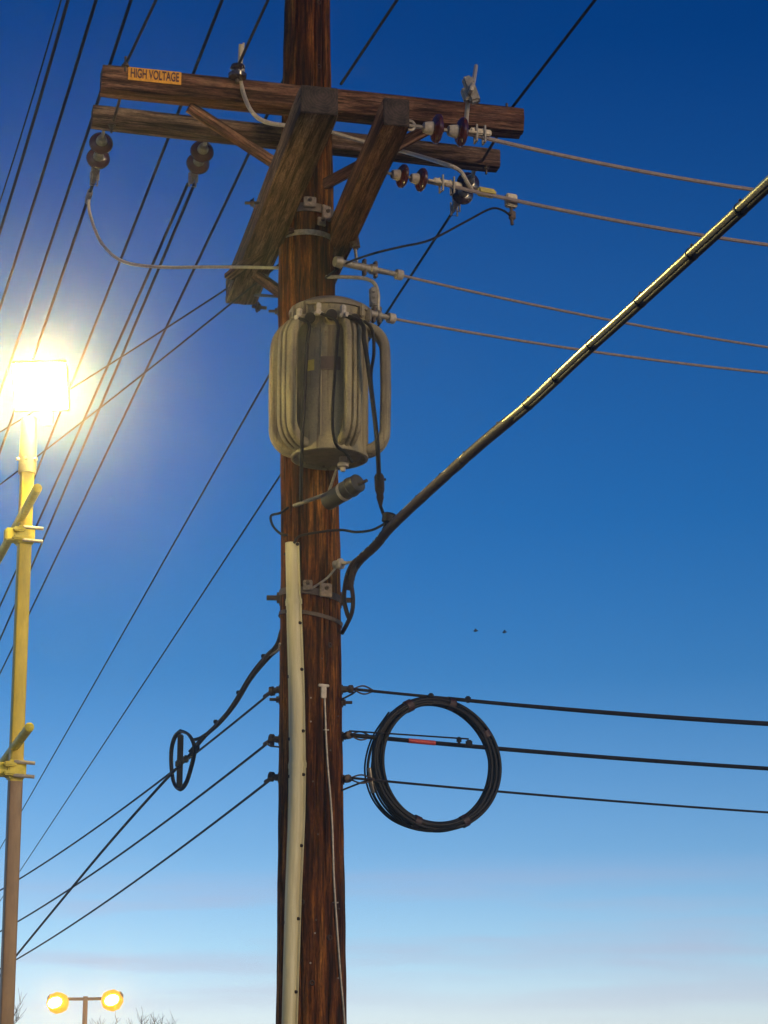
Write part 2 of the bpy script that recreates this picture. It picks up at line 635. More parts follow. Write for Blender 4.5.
band(pole_px(218), 0.05, 'dark_metal')
band(pole_px(243), 0.03, 'galv')
band(pole_px(598), 0.035, 'dark_metal', wob=-0.02)
band(pole_px(620), 0.02, 'dark_metal', wob=-0.03)
for y, ph, w_, h_ in ((214, 0.15, 0.07, 0.06), (222, 0.75, 0.06, 0.09), (232, 0.55, 0.05, 0.05), (597, 0.50, 0.07, 0.075), (593, -0.05, 0.05, 0.055)):
    p, nrm = pole_surf(pole_px(y), ph, 0.018)
    mb = MB()
    mb.box(p, (w_, 0.016, h_), V((math.cos(ph), math.sin(ph), 0)), nrm, V((0, 0, 1)), 0.004)
    mb.build('bracket_plate', M['plate'], pole)
    bolt(p + V((0, 0, 0.01)), nrm, 0.009, 0.03, pole)
for y, ph in ((598, -1.55), (600, 1.6), (232, 1.5), (690, -1.5), (700, -1.5), (740, -1.5), (778, -1.5), (690, 1.5), (703, 1.5), (737, 1.5), (780, 1.5), (246, 1.4), (312, -1.5)):
    p, nrm = pole_surf(pole_px(y), ph, 0.0)
    big = y in (598, 600)
    bolt(p, nrm, 0.024 if big else 0.014, 0.075 if big else 0.055, pole)
# a small white bracket high on the telecom space and the bare ground wire running down from it
p, nrm = pole_surf(pole_px(697), 0.42, 0.012)
mb = MB()
mb.box(p, (0.03, 0.012, 0.075), V((math.cos(.42), math.sin(.42), 0)), nrm, V((0, 0, 1)), 0.003)
mb.box(p + V((0, 0, 0.03)), (0.06, 0.014, 0.014), V((math.cos(.42), math.sin(.42), 0)), nrm, V((0, 0, 1)), 0.003)
mb.build('ground_clamp', M['jumper'], pole)
pts = []
for y, px in ((700, 324), (760, 326.5), (820, 331), (880, 333), (930, 336), (980, 339.5), (1024, 343), (1120, 349)):
    z = pole_px(y)
    c, r = pole_at(z)
    t = P(px, y, D - 0.1)
    s = max(-0.98, min(0.98, (t.x - c.x) / r))
    pts.append(pole_surf(z, math.asin(s), 0.008)[0])
pts.append(pole_surf(0.0, math.asin(0.98), 0.008)[0])
MB().tube(smooth_path(pts, 6), 0.0055, 8).build('ground_wire', M['galv'], pole)
for y, px in ((735, 325.5), (905, 334.5)):
    z = pole_px(y)
    c, r = pole_at(z)
    ph = math.asin((P(px, y, D - 0.1).x - c.x) / r)
    p, nrm = pole_surf(z, ph, 0.008)
    MB().box(p, (0.03, 0.02, 0.006), V((math.cos(ph), math.sin(ph), 0)), nrm, V((0, 0, 1)), 0.002).build('staple', M['galv'], pole)
# old nails and staples left by notices
rn = random.Random(4)
for k in range(14):
    p, nrm = pole_surf(pole_px(rn.uniform(640, 1010)), rn.uniform(-.1, 1.1), -.002)
    MB().lathe(p, nrm, [(-.01, .002), (.008, .002), (.008, .005), (.011, .004)], 8).build('nail', M['galv' if k % 3 == 0 else 'dark_metal'], pole)
# dark knots
for y, ph in ((905, -0.25), (985, 0.05), (12, 0.55), (76, 0.55), (650, 0.7), (840, -0.2), (940, 0.6)):
    p, nrm = pole_surf(pole_px(y), ph, -0.004)
    MB().lathe(p, nrm, [(-0.02, 0.017), (0.003, 0.016), (0.006, 0.010), (0.001, 0.004)], 12).build('knot', M['knot'], pole)

# ------------------------------------------------------------------ warning sign
X = fdir
upv = V((0, 0, 1))
front = X.cross(upv).normalized()
if front.y > 0:
    front = -front
sc_ = H(155, 74, zf) + front * 0.0
sc_ = FA + X * ((sc_ - FA).dot(X) + .008) + front * 0.068 + V((0, 0, 0.030))
sign = thing('warning_sign', 'small yellow warning sign reading HIGH VOLTAGE nailed to the crossarm', 'sign', sc_)
MB().box(sc_, (0.295, 0.006, 0.078), X, front, upv, 0.002).build('plate', M['sign'], sign)
tc = bpy.data.curves.new('lettering', 'FONT')
tc.body = 'HIGH VOLTAGE'
tc.size = 0.072
tc.extrude = 0.0012
tc.offset = 0.0016
tc.align_x = 'CENTER'
tc.align_y = 'CENTER'
tmp = bpy.data.objects.new('lettering', tc)
COL.objects.link(tmp)
dg = bpy.context.evaluated_depsgraph_get()
me = bpy.data.meshes.new_from_object(tmp.evaluated_get(dg))
bpy.data.objects.remove(tmp)
me.materials.clear()
me.materials.append(M['ink'])
wid = max(v.co.x for v in me.vertices) - min(v.co.x for v in me.vertices)
for v in me.vertices:
    v.co.x *= 0.268 / wid
    v.co.y *= 1.05
lo = bpy.data.objects.new('lettering', me)
COL.objects.link(lo)
lo.parent = sign
rot = Matrix((X, upv, front)).transposed().to_4x4()
lo.matrix_local = Matrix.Translation(front * 0.0045) @ rot

# ------------------------------------------------------------------ wires
def wire(name, pts, r, m, label, cat='wire', group=None, seg=8, n=8, smooth=True):
    q = smooth_path(pts, n) if (smooth and len(pts) > 2) else pts
    o = MB().tube(q, r, seg).build(name, M[m])
    return tag(o, label, cat, group)


def span(a, b_, sag=0.0, ext_a=0.0, ext_b=0.5, n=16):
    """points from a to b with a little sag, carried past both ends"""
    if ext_b >= .3:      # a real span runs on well past the picture's edge
        ext_b, n = max(ext_b, 4.0), 60
    out = []
    for i in range(n + 1):
        t = -ext_a + (1 + ext_a + ext_b) * i / n
        p = a + (b_ - a) * t
        p = p - V((0, 0, sag * 4 * max(0.0, t * (1 - t))))
        out.append(p)
    return out


GR_FAR = 'upper circuit wires passing behind the crossarms'
zu = zf + 1.5
for i, (a, b_, r, lab) in enumerate((
        ((61, 0), (-6, 220), 0.006, 'faint thin overhead wire, outermost of the wires over the street lamp'),
        ((68, 0), (-8, 257), 0.012, 'second outermost overhead wire above the street lamp, parallel to its neighbours'),
        ((96, 0), (-8, 332), 0.012, 'overhead wire between the outer pair and the crossarm sign end'),
        ((131, 0), (-14, 432), 0.012, 'overhead wire passing just behind the sign end of the crossarms'),
        ((222, 0), (-12, 592), 0.012, 'overhead wire crossing behind both crossarms between the two hanging insulator strings'),
        ((321.5, 0), (-14, 702), 0.012, 'overhead wire running from behind the pole top down past the thick slanted buck timber'))):
    wire('overhead_wire', span(H(*a, zu), H(*b_, zu - 0.25), 0.04, 0.25, 0.6), r, 'wire', lab, 'wire', GR_FAR)

# wires arriving at the front arm from over the camera
GR_NEAR = 'wires dead-ended on the upper crossarm'
for a, b_, lab in (((125, 66), (156, 0), 'dark wire rising from the crossarm beside the yellow sign'),
                   ((238, 66), (268, 0), 'dark wire rising from the insulator with the white jumper'),
                   ((341, 84), (397, 0), 'dark wire rising from the crossarm just beside the pole'),
                   ((511, 109), (595, 0), 'dark wire rising from the bare tip of the crossarm')):
    z = zf + 0.10
    wire('line_wire', span(H(*a, z), H(*b_, z + 0.02), 0.0, 0.0, 1.2), 0.0085, 'wire', lab, 'wire', GR_NEAR)
for (px, py), lab in (((236, 68), 'dark glazed pin insulator on the crossarm under the white jumper wire'),
                      ((474, 101), 'dark glazed pin insulator on the crossarm behind the grey connector')):
    p = H(px, py + 12, zf) + V((0, 0.10, 0.035))
    t = thing('pin_insulator', lab, 'insulator', p, 'pin insulators on the upper crossarm')
    MB().lathe(p, upv, [(0, 0.012), (0.03, 0.012)], 10).build('pin', M['dark_metal'], t)
    MB().lathe(p + upv * 0.02, upv, [(0, 0.03), (0.01, 0.05), (0.03, 0.052), (0.045, 0.03), (0.055, 0.032), (0.065, 0.042), (0.085, 0.036), (0.095, 0.015)], 20).build('shell', M['dark_porcelain'], t)

# ------------------------------------------------------------------ suspension / dead-end strings
def string(p0, p1, label, group, scale=1.0, discs=(0.30, 0.55), clamp=0.72, dark=False, capcol='cap'):
    """hook at p0, porcelain discs along the pull, dead-end clamp ending at p1"""
    d = (p1 - p0)
    L = d.length
    d.normalize()
    t = thing('insulator_string', label, 'insulator', p0, group)
    mb = MB()
    mb.tube([p0 - d * 0.03, p0 + d * L * (clamp + 0.05)], 0.010 * scale, 8)
    ring = [p0 + d * 0.02 + (d * math.cos(a) + upv * math.sin(a)) * 0.026 * scale for a in [2 * math.pi * k / 14 for k in range(14)]]
    mb.tube(ring, 0.008 * scale, 6, closed=True)
    mb.build('hook', M['galv'], t)
    for f_ in discs:
        q = p0 + d * L * f_
        s = scale
        MB().lathe(q, d, [(-0.012 * s, 0.034 * s), (-0.004 * s, 0.060 * s), (0.008 * s, 0.074 * s), (0.020 * s, 0.076 * s), (0.028 * s, 0.070 * s), (0.026 * s, 0.056 * s), (0.034 * s, 0.050 * s), (0.030 * s, 0.038 * s), (0.045 * s, 0.024 * s)], 28).build('disc', M['dark_porcelain' if dark else 'porcelain'], t)
        MB().lathe(q, d, [(-0.062 * s, 0.016 * s), (-0.056 * s, 0.027 * s), (-0.03 * s, 0.033 * s), (-0.008 * s, 0.036 * s)], 20).build('cap', M[capcol], t)
    mb = MB()
    s_, u_ = frame(d)
    q = p0 + d * L * clamp
    l = L * (1 - clamp)
    mb.box(q + d * l * 0.15, (l * 0.5, 0.05 * scale, 0.012), d, s_, u_, 0.003)
    mb.box(q + d * l * 0.55 + u_ * 0.012, (l * 0.9, 0.030 * scale, 0.034 * scale), d, s_, u_, 0.006)
    for k in (0.35, 0.7):
        mb.tube([q + d * l * k + u_ * 0.045 - s_ * 0.02, q + d * l * k - u_ * 0.045 - s_ * 0.02, q + d * l * k - u_ * 0.045 + s_ * 0.02, q + d * l * k + u_ * 0.045 + s_ * 0.02], 0.006, 6)
    mb.build('clamp', M['galv'], t)
    return t


GS = 'hanging porcelain insulator strings under the crossarm'
zi = zb - 0.03
ends = {}
for key, a, b_, lab in (('a', (104, 129), (93, 184), 'brown twin-disc insulator string hanging at the sign end of the lower crossarm'),
                        ('b', (206, 140), (191, 184), 'brown twin-disc insulator string hanging halfway along the lower crossarm, holding two wires'),
                        ('d', (474, 172), (452, 213), 'dark insulator string below the bare end of the lower crossarm')):
    p0, p1 = H(*a, zi), H(*b_, zi - 0.03)
    string(p0, p1, lab, GS, 0.93, (0.23, 0.50), 0.68, dark=(key == 'd'), capcol='galv')
    ends[key] = p1
GRL = 'conductors running from the lower crossarm towards the street lamp'
wire('line_wire', span(ends['a'], H(-14, 490, zi - 0.3), 0.03), 0.010, 'wire', 'conductor from the insulator string at the sign end, passing behind the street lamp', 'wire', GRL)
wire('line_wire', span(ends['b'] + V((-0.02, 0, 0)), H(-12, 632, zi - 0.3), 0.03), 0.010, 'wire', 'upper of the two close conductors from the middle insulator string', 'wire', GRL)
wire('line_wire', span(ends['b'] + V((0.02, 0, 0)), H(-10, 662, zi - 0.3), 0.03), 0.010, 'wire', 'lower of the two close conductors from the middle insulator string', 'wire', GRL)
wire('line_wire', span(H(384, 172, zi), H(-10, 866, zi - 0.3), 0.02), 0.0085, 'wire', 'long conductor slanting out from behind the transformer tank', 'wire', GRL)
wire('line_wire', span(ends['d'], H(-10, 916, zi - 0.3), 0.02), 0.0085, 'wire', 'long conductor from the dark insulator string passing behind the transformer and riser', 'wire', GRL)

# jumper from the first conductor to the pole
cpt = ends['a'] + (H(42, 330, zi - 0.2) - ends['a']).normalized() * 0.16
t = MB().box(cpt, (0.03, 0.13, 0.05), V((1, 0, 0)), (H(42, 330, zi - .2) - ends['a']).normalized(), upv, 0.008)
tag(t.build('wire_connector', M['galv']), 'pale metal connector where the drooping grey jumper meets the conductor', 'connector')
Yc = cpt.y
wire('jumper_wire', [cpt, P(90, 214, Yc), P(101, 242, Yc - .1), P(122, 261, Yc - .25), P(158, 267, Yc - .45), P(205, 267, Yc - .6), P(240, 267, Yc - .7), P(278, 268, 11.6)], 0.010, 'jumper', 'drooping grey jumper wire from the sign-end conductor to the pole', 'wire')

# thin wires leaving behind the long buck timber
wire('tie_wire', span(P(282, 252, 11.6), P(-10, 438, 17.5), 0.02), 0.006, 'wire', 'thin wire leaving the pole behind the buck timber, upper of the two', 'wire', 'thin wires leaving behind the buck timber')
wire('tie_wire', span(P(282, 262, 11.6), P(-10, 492, 17.0), 0.02), 0.006, 'wire', 'thin wire leaving the pole behind the buck timber, lower of the two', 'wire', 'thin wires leaving behind the buck timber')

# the four primaries and secondaries to the other street
GRR = 'pinkish conductors running to the far street'
p0, p1 = H(406, 125, zk + 0.02), H(491, 136, zk + 0.02)
string(p0, p1, 'brown twin-disc insulator string in front of the crossarm tip with cream caps', 'strings on the buck timbers', 1.0, (0.33, 0.62), 0.72)
wire('line_wire', span(p1 - (p1 - p0).normalized() * 0.16, H(800, 196, zk), 0.03), 0.011, 'lit_conductor', 'topmost pinkish conductor from the string in front of the crossarm tip', 'wire', GRR)
c1 = p1
p0, p1 = H(377, 171, zk), H(462, 188, zk)
string(p0, p1, 'brown twin-disc insulator string hanging below the lower crossarm in open sky', 'strings on the buck timbers', 0.85, (0.27, 0.49), 0.62)
wire('line_wire', span(p1 - (p1 - p0).normalized() * 0.1, H(800, 249, zk - 0.02), 0.03), 0.011, 'lit_conductor', 'second pinkish conductor from the top with a square clamp on it', 'wire', GRR)
c2 = p1
dirR = (H(800, 249, zk - 0.02) - p1).normalized()
# connectors on the second conductor
o = MB()
s_, u_ = frame(dirR)
q = H(486, 192.5, zk)
o.box(q, (0.11, 0.05, 0.045), dirR, s_, u_, 0.012)
tag(o.build('wire_connector', M['label_yellow']), 'yellowish barrel connector where the white jumper joins the second conductor', 'connector')
q = H(511, 201, zk - .01)
t = thing('line_clamp', 'square pale clamp hanging on the second conductor with a small hanging screw', 'clamp', q)
MB().box(q, (0.065, 0.04, 0.075), dirR, s_, upv, 0.006).build('body', M['galv'], t)
MB().box(q + V((0.005, 0, -0.085)), (0.035, 0.03, 0.05), dirR, s_, upv, 0.006).tube([q + V((0, 0, -0.03)), q + V((0.004, 0, -0.14))], 0.009, 8).build('screw', M['dark_metal'], t)
wire('tap_wire', [q + V((0, 0, -0.09)), P(502, 210, q.y - .1), P(490, 209, q.y - .2), P(465, 222, q.y - .35), P(430, 240, q.y - .5), P(400, 247, q.y - .7), P(372, 254, q.y - .8), P(345, 264, 11.4), P(325, 278, 11.35)], 0.006, 'wire', 'thin dark tap wire drooping from the square clamp to the pole', 'wire')

# white jumpers on the arms
zj = zf - 0.1
wire('jumper_wire', [H(241, 44, zf + .25), H(240, 70, zf + .12), P(243, 92, FA.y + .1), P(252, 112, 10.9), P(266, 122, 11.0), P(290, 126, 11.2), P(318, 130, 11.25)], 0.0125, 'jumper', 'white jumper wire curling over the crossarm near the pole and behind the buck timber', 'wire')
wire('jumper_wire', [P(318, 126, 11.35), P(335, 133, 11.4), P(365, 142, 11.45), P(405, 152, 11.5), P(445, 164, c2.y - .05), P(460, 171, c2.y - .04), P(467, 182, c2.y - .03), H(472, 190, zk)], 0.0115, 'jumper', 'long pale jumper wire below the crossarm reaching the second conductor', 'wire')
wire('jumper_wire', [H(476, 66, zf + .25), P(473, 84, c1.y - .12), P(469, 96, c1.y - .1), P(467, 112, c1.y - .06), P(466, 126, c1.y - .03), H(467, 132, zk + .03)], 0.0115, 'jumper', 'short grey jumper rising from the clamp at the crossarm tip', 'wire')
q = P(471, 90, c1.y - .12)
o = MB()
o.box(q, (0.055, 0.05, 0.15), V((.95, 0, .3)).normalized(), V((0, 1, 0)), V((-.3, 0, .95)).normalized(), 0.012)
o.box(q + V((-.03, 0, -.03)), (0.03, 0.05, 0.07), V((.95, 0, .3)).normalized(), V((0, 1, 0)), V((-.3, 0, .95)).normalized(), 0.008)
tag(o.build('wire_connector', M['galv']), 'grey lump of a connector standing on the jumper above the crossarm tip', 'connector')
q = H(241, 69, zf + .12)
o = MB().lathe(q, upv, [(-.03, .012), (-.02, .022), (.02, .022), (.03, .012)], 12).tube([q, q + V((.012, 0, .16))], 0.007, 8)
tag(o.build('wire_connector', M['galv']), 'small spiked clamp at the top of the white curling jumper', 'connector')

# two lower conductors, each with a barrel connector
for nm, a, b_, far, lab, labw, labc in (
        ('x', (338, 262), (400, 275), (800, 352), 'stack of small clamps on a dead-end just above the transformer', 'faint pinkish conductor just above the lowest pinkish one', 'rusty barrel connector with three bolts above the dead-end clamps'),
        ('y', (360, 311), (392, 318.5), (800, 376), 'small dead-end clamp beside the transformer rim', 'lowest pinkish conductor starting beside the transformer rim', 'upright barrel connector beside the transformer rim')):
    z = P(*a, 11.35).z
    p0, p1 = H(*a, z), H(*b_, z)
    d = (p1 - p0).normalized()
    L = (p1 - p0).length
    s_, u_ = frame(d)
    t = thing('dead_end_clamp', lab, 'clamp', p0, 'small dead-end clamps beside the pole')
    mb = MB()
    mb.lathe(p0, d, [(-.02, .03), (.02, .034), (.03, .02), (L * .5, .022), (L * .52, .03), (L * .6, .03), (L * .62, .018), (L * .95, .014)], 14)
    mb.build('body', M['galv'], t)
    for k in (0.42, 0.6):
        q = p0 + d * L * k
        MB().box(q, (0.018, 0.03, 0.10), d, s_, u_, 0.004).build('bolt', M['dark_metal'], t)
    MB().lathe(p1, d, [(-.03, .012), (-.025, .03), (.012, .03), (.02, .012)], 12).build('nut', M['cap'], t)
    wire('line_wire', span(p1, H(*far, z), 0.03), 0.0085, 'lit_conductor', labw, 'wire', GRR)
    bx, by = ((354, 239) if nm == 'x' else (374, 298))
    q = P(bx, by, p0.y + .05)
    tilt = V((0.16 if nm == 'x' else 0.02, 0, -1)).normalized()
    o = MB()
    o.box(q, (0.055, 0.045, 0.125), V((1, 0, 0)), V((0, 1, 0)), tilt, 0.012)
    for k in (-.035, 0, .035):
        o.lathe(q + tilt * k + V((0, -.02, 0)), V((0, -1, 0)), [(0, .012), (.014, .012)], 6)
    tag(o.build('wire_connector', M['dark_metal' if nm == 'x' else 'galv']), labc, 'connector')
    if nm == 'x':
        wire('jumper_wire', [P(352, 205, q.y + .1), P(353, 222, q.y), q, P(356, 255, q.y), p0 + d * L * .3], 0.009, 'galv', 'short lead through the rusty barrel connector beside the buck timber', 'wire')
    else:
        wire('jumper_wire', [P(325, 277, 11.4), P(345, 277, 11.4), P(364, 278.5, q.y), P(374, 283, q.y), P(378, 294, q.y), P(378, 308, q.y), p0 + d * L * .6], 0.0115, 'galv', 'bent grey lead arching from the pole over the transformer rim', 'wire')

# ------------------------------------------------------------------ transformer
TX, TY, TR = P(330, 380, 11.06).x, 11.06, 0.205
ztt, ztb = P(330, 298, TY - TR).z, P(330, 446, TY - TR).z
print('TANK', ztt - ztb)
tr = thing('pole_transformer', 'tan oil-filled transformer tank with curved radiator pipes hung on the pole', 'transformer', (TX, TY, ztb))
tc_ = V((TX, TY, ztb))
hh = ztt - ztb
mb = MB()
mb.lathe(tc_, upv, [(0.012, TR - .035), (0.0, TR - .03), (-.012, TR - .012), (-.008, TR), (0.02, TR + .002), (0.05, TR), (hh * .5, TR), (hh - .13, TR), (hh - .06, TR - .002), (hh - .04, TR + .006), (hh - .02, TR + .006)], 64)
mb.build('tank', M['tank'], tr, loc=tc_)
mb = MB()
mb.lathe(tc_, upv, [(hh - .03, TR + .0095), (hh - .03, TR + .018), (hh - .012, TR + .02), (hh, TR + .012), (hh + .035, TR * .75), (hh + .055, TR * .3), (hh + .058, .01)], 64)
mb.build('lid', M['tank_dark'], tr, loc=tc_)
# bottom plate, recessed
MB().lathe(tc_, upv, [(0.008, 0.01), (0.008, TR - .033), (0.02, TR - .034)], 48).build('base_plate', M['tank_dark'], tr)
# radiators: flat three-channel pipes bent like a handle
def radiator(az, width=0.125, depth=0.058, outr=0.125, ztop=None, zbot=0.03):
    ztop = ztop or hh - .1
    n = V((math.sin(az), -math.cos(az), 0))
    tng = V((math.cos(az), math.sin(az), 0))
    path = [(TR - .03, ztop)]
    rc = .10
    ro = TR + outr - depth / 2
    for k in range(9):
        a = math.pi / 2 * k / 8
        path.append((ro - rc + rc * math.sin(a), ztop - .03 - rc + rc * math.cos(a) + .03 * (1 - k / 8)))
    path.append((ro + .004, (ztop + zbot) / 2))
    for k in range(9):
        a = math.pi / 2 * k / 8
        path.append((ro - rc + rc * math.cos(a), zbot + .02 + rc - rc * math.sin(a) - .02 * (k / 8)))
    path.append((TR - .03, zbot))
    pts = [tc_ + n * a + V((0, 0, z)) for a, z in path]
    # corrugated closed profile: (a = along tangent, b = radial)
    prof = []
    m = 160
    for i in range(m):
        a = 2 * math.pi * i / m
        x = math.cos(a)
        y = math.sin(a)
        xx = math.copysign(abs(x) ** .6, x) * width / 2
        yy = math.copysign(abs(y) ** .6, y) * depth / 2
        yy *= 1 - .55 * math.exp(-((abs(xx) - width / 6.5) / .0045) ** 2)
        prof.append((xx, yy))
    mb = MB()
    mb.sweep(pts, prof, u0=tng)
    return mb.build('radiator', M['tank'], tr, loc=tc_)


for az in (-84, -48, 27, 88):
    radiator(R(az), width=.10 if az == 27 else .125, outr=.10 if az == 27 else .118)
# vertical seams
for az in (-12, 42):
    n = V((math.sin(R(az)), -math.cos(R(az)), 0))
    MB().tube([tc_ + n * (TR + .001) + V((0, 0, .06)), tc_ + n * (TR + .001) + V((0, 0, hh - .08))], 0.005, 6).build('seam', M['tank'], tr)
# low voltage bushings with spade terminals
bush = []
for az, dz in ((-24, .115), (3, .105), (33, .115)):
    n = V((math.sin(R(az)), -math.cos(R(az)), 0))
    p = tc_ + n * (TR - .01) + V((0, 0, hh - dz))
    n2 = (n + V((0, 0, -.12))).normalized()
    b_ = MB().lathe(p, n2, [(0, .048), (.014, .048), (.018, .034), (.05, .031), (.055, .018), (.052, .006)], 24).build('bushing', M['tank'], tr)
    MB().lathe(p + n2 * .0515, n2, [(0, .0305), (.007, .0305)], 20).build('bore', M['hole'], b_)
    s_ = V((math.cos(R(az)), math.sin(R(az)), 0))
    q = p + n2 * .045 - s_ * .068 + V((0, 0, .008))
    mb = MB().box(q, (.05, .03, .022), s_, n2, upv, .005).box(q + V((0, 0, .03)), (.026, .03, .06), s_, n2, upv, .005).lathe(q + n2 * .02, n2, [(0, .014), (.022, .014)], 6)
    mb.build('terminal', M['cap'], b_)
    bush.append(q + n2 * .02)
# rim bolts and lifting lug
for az in (-60, -38, 50, 70):
    n = V((math.sin(R(az)), -math.cos(R(az)), 0))
    p = tc_ + n * (TR + .012) + V((0, 0, hh - .045))
    MB().box(p, (.035, .03, .075), V((n.y, -n.x, 0)), n, upv, .006).build('lid_clamp', M['tank'], tr)


def plate(az, z, w, h, m, name):
    mb = MB()
    n_ = 10
    prof = [(-.0015, -h / 2), (.0015, -h / 2), (.0015, h / 2), (-.0015, h / 2)]
    pts = []
    for k in range(n_ + 1):
        a = R(az) + (k / n_ - .5) * w / TR
        pts.append(tc_ + V((math.sin(a), -math.cos(a), 0)) * (TR + .004) + V((0, 0, z)))
    mb.sweep(pts, prof, u0=V((math.sin(R(az) - w / TR / 2), -math.cos(R(az) - w / TR / 2), 0)))
    return mb.build(name, M[m], tr)


plate(2, hh * .555, .105, .075, 'label', 'nameplate')
plate(-30, hh * .55, .055, .06, 'label_yellow', 'nameplate')
# mounting lugs to the pole
for z in (hh - .13, .13):
    MB().box(V((TX, TY, ztb + z)) + V((-.06, TR + .03, 0)), (.10, .12, .09), bevel=.006).build('mounting_lug', M['tank_dark'], tr)
# drain valve
q = P(343, 466, TY - .02)
MB().lathe(q + V((0, 0, .05)), down, [(0, .02), (.03, .022), (.035, .03), (.055, .03), (.06, .014), (.08, .012)], 12).build('drain_valve', M['cap'], tr)

# secondary leads from the bushings
YL = TY - TR - .07
lab0 = 'secondary leads hanging across the transformer'
wire('transformer_lead', [bush[0], P(309, 324, YL), P(307, 345, YL - .02), P(304.5, 395, YL - .03), P(302, 440, YL - .01), P(301.5, 470, YL + .12), P(301, 500, 11.28)], 0.0095, 'black', 'black lead hanging straight down the shaded side of the transformer', 'cable', lab0)
wire('transformer_lead', [bush[1], P(337, 322, YL - .02), P(337, 345, YL - .05), P(335, 375, YL - .07), P(332.5, 410, YL - .07), P(333, 432, YL - .05), P(337, 446, YL - .01), P(345, 452, YL + .1), P(352, 462, YL + .25)], 0.0085, 'black', 'black lead curving down the middle of the transformer past the nameplate', 'cable', lab0)
l3 = [bush[2], P(362, 324, YL), P(364, 340, YL - .02), P(368, 365, YL - .03), P(372.5, 400, YL - .02), P(376, 430, YL), P(378, 455, YL + .03), P(379, 480, YL + .08)]
wire('transformer_lead', l3, 0.0125, 'black', 'thick black lead running down past the gap beside the side radiator', 'cable', lab0)
wire('transformer_lead', [bush[2] + V((.02, .02, 0)), P(370, 326, YL + .05), P(374, 350, YL + .06), P(371, 375, YL), P(373, 400, YL - .02)], 0.009, 'black', 'short black lead crossing behind the thick one at the side radiator', 'cable', lab0)
Yq = YL + .1
q0, q1 = P(379, 474, Yq), P(380.5, 506, Yq + .1)
d = (q1 - q0).normalized()
o = MB().lathe(q0, d, [(0, .018), (.015, .026), (.09, .025), (.11, .018), (.13, .02), (.175, .008)], 14).tube([q0 + d * .03, q0 + d * .03 + V((.035, 0, .0))], 0.007, 6)
tag(o.build('cable_splice', M['brown']), 'dark swollen splice on the thick lead below the transformer', 'connector')

# ------------------------------------------------------------------ dark canister under the transformer
a, b_ = P(327, 502, 11.2), P(358, 483, 11.02)
d = (b_ - a).normalized()
L = (b_ - a).length
ca = thing('arrester_canister', 'dark tilted metal canister strapped under the transformer', 'surge arrester', a)
MB().lathe(a, d, [(0, .03), (.004, .048), (L * .75, .050), (L * .76, .055), (L * .80, .055), (L * .81, .050), (L, .050), (L + .006, .042)], 28).build('can', M['can'], ca)
MB().lathe(a, d, [(L * .52, .0525), (L * .60, .0525)], 28).build('strap', M['jumper'], ca)  # strap's pale colour carries the bright highlight on the can
MB().tube([b_ - d * .01 - V((0, 0, .01)), b_ + d * .07 - V((0, 0, .015))], .009, 8).build('stud', M['dark_metal'], ca)
s0, s1 = pole_surf(pole_px(513), -.5, .005)[0], P(332, 492, 11.15)
MB().tube([s0, s1], .011, 8).tube([P(325, 503, 11.25), P(337, 468, 11.1)], .008, 8).build('arm', M['galv'], ca)

# ------------------------------------------------------------------ service drop
zsd = P(352, 568, 11.33).z
path = [P(348, 590, 11.36), P(352, 572, 11.33), P(360, 560, 11.28)]
for px, py, dz in ((376, 545, .015), (391, 527, .02), (430, 490, .02), (480, 445, .02), (530, 403, .01), (580, 356, .0), (622, 318, .0), (690, 256, 0), (768, 184, .01), (900, 58, .05), (1150, -190, .12)):
    path.append(H(px, py, zsd + dz + .02))
sp = smooth_path(path, 10)
sd = thing('service_drop', 'thick bundled service cable rising away from the pole, lit pale yellow', 'cable', path[0])
sl = [0.0]
for a, b_ in zip(sp, sp[1:]):
    sl.append(sl[-1] + (b_ - a).length)


def STRAND_ROLL(x):
    # slight roll that keeps the strand coloured as the lit streak in view
    t = max(0.0, min(1.0, (x - 1.3) / 1.6))
    return math.radians(30) - math.radians(25) * t * t * (3 - 2 * t)


def strand(k, r, off, m, name):
    pts = []
    for i, p in enumerate(sp):
        dd = (sp[min(i + 1, len(sp) - 1)] - sp[max(i - 1, 0)])
        s_, u_ = frame(dd)
        a = k * 2 * math.pi / 3 + STRAND_ROLL(sl[i])
        pts.append(p + (s_ * math.cos(a) + u_ * math.sin(a)) * off)
    return MB().tube(pts, r, 14).build(name, M[m], sd)


strand(0, .0118, .0126, 'service', 'strand')  # pale strands carry the cable's lit streak in their colour
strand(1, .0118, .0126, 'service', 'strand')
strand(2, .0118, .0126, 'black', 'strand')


slv = [p for p, l in zip(sp, sl) if l < 2.75]
MB().tube(slv, .0248, 14, rs=[1 + .10 * noise.noise(V((i * .9, 3, 1))) - (.35 if i == len(slv) - 1 else 0) for i in range(len(slv))]).build('unlit_sleeve', M['brown'], sd)  # added dark cover, puts the unlit lower stretch of cable into colour


def along(s):
    for i in range(len(sl) - 1):
        if sl[i + 1] >= s:
            t = (s - sl[i]) / (sl[i + 1] - sl[i])
            return sp[i].lerp(sp[i + 1], t), (sp[i + 1] - sp[i]).normalized()
    return sp[-1], (sp[-1] - sp[-2]).normalized()


s = .45
while s < sl[-1] - .1:
    p, d = along(s)
    s_, u_ = frame(d)
    mb = MB().lathe(p, d, [(-.004, .0240), (-.004, .0252), (.004, .0252), (.004, .0240)], 20)
    mb.box(p + u_ * .030, (.012, .010, .016), d, s_, u_, .003)
    mb.build('clip', M['black'], sd)
    s += .42 + random.uniform(-.07, .07)
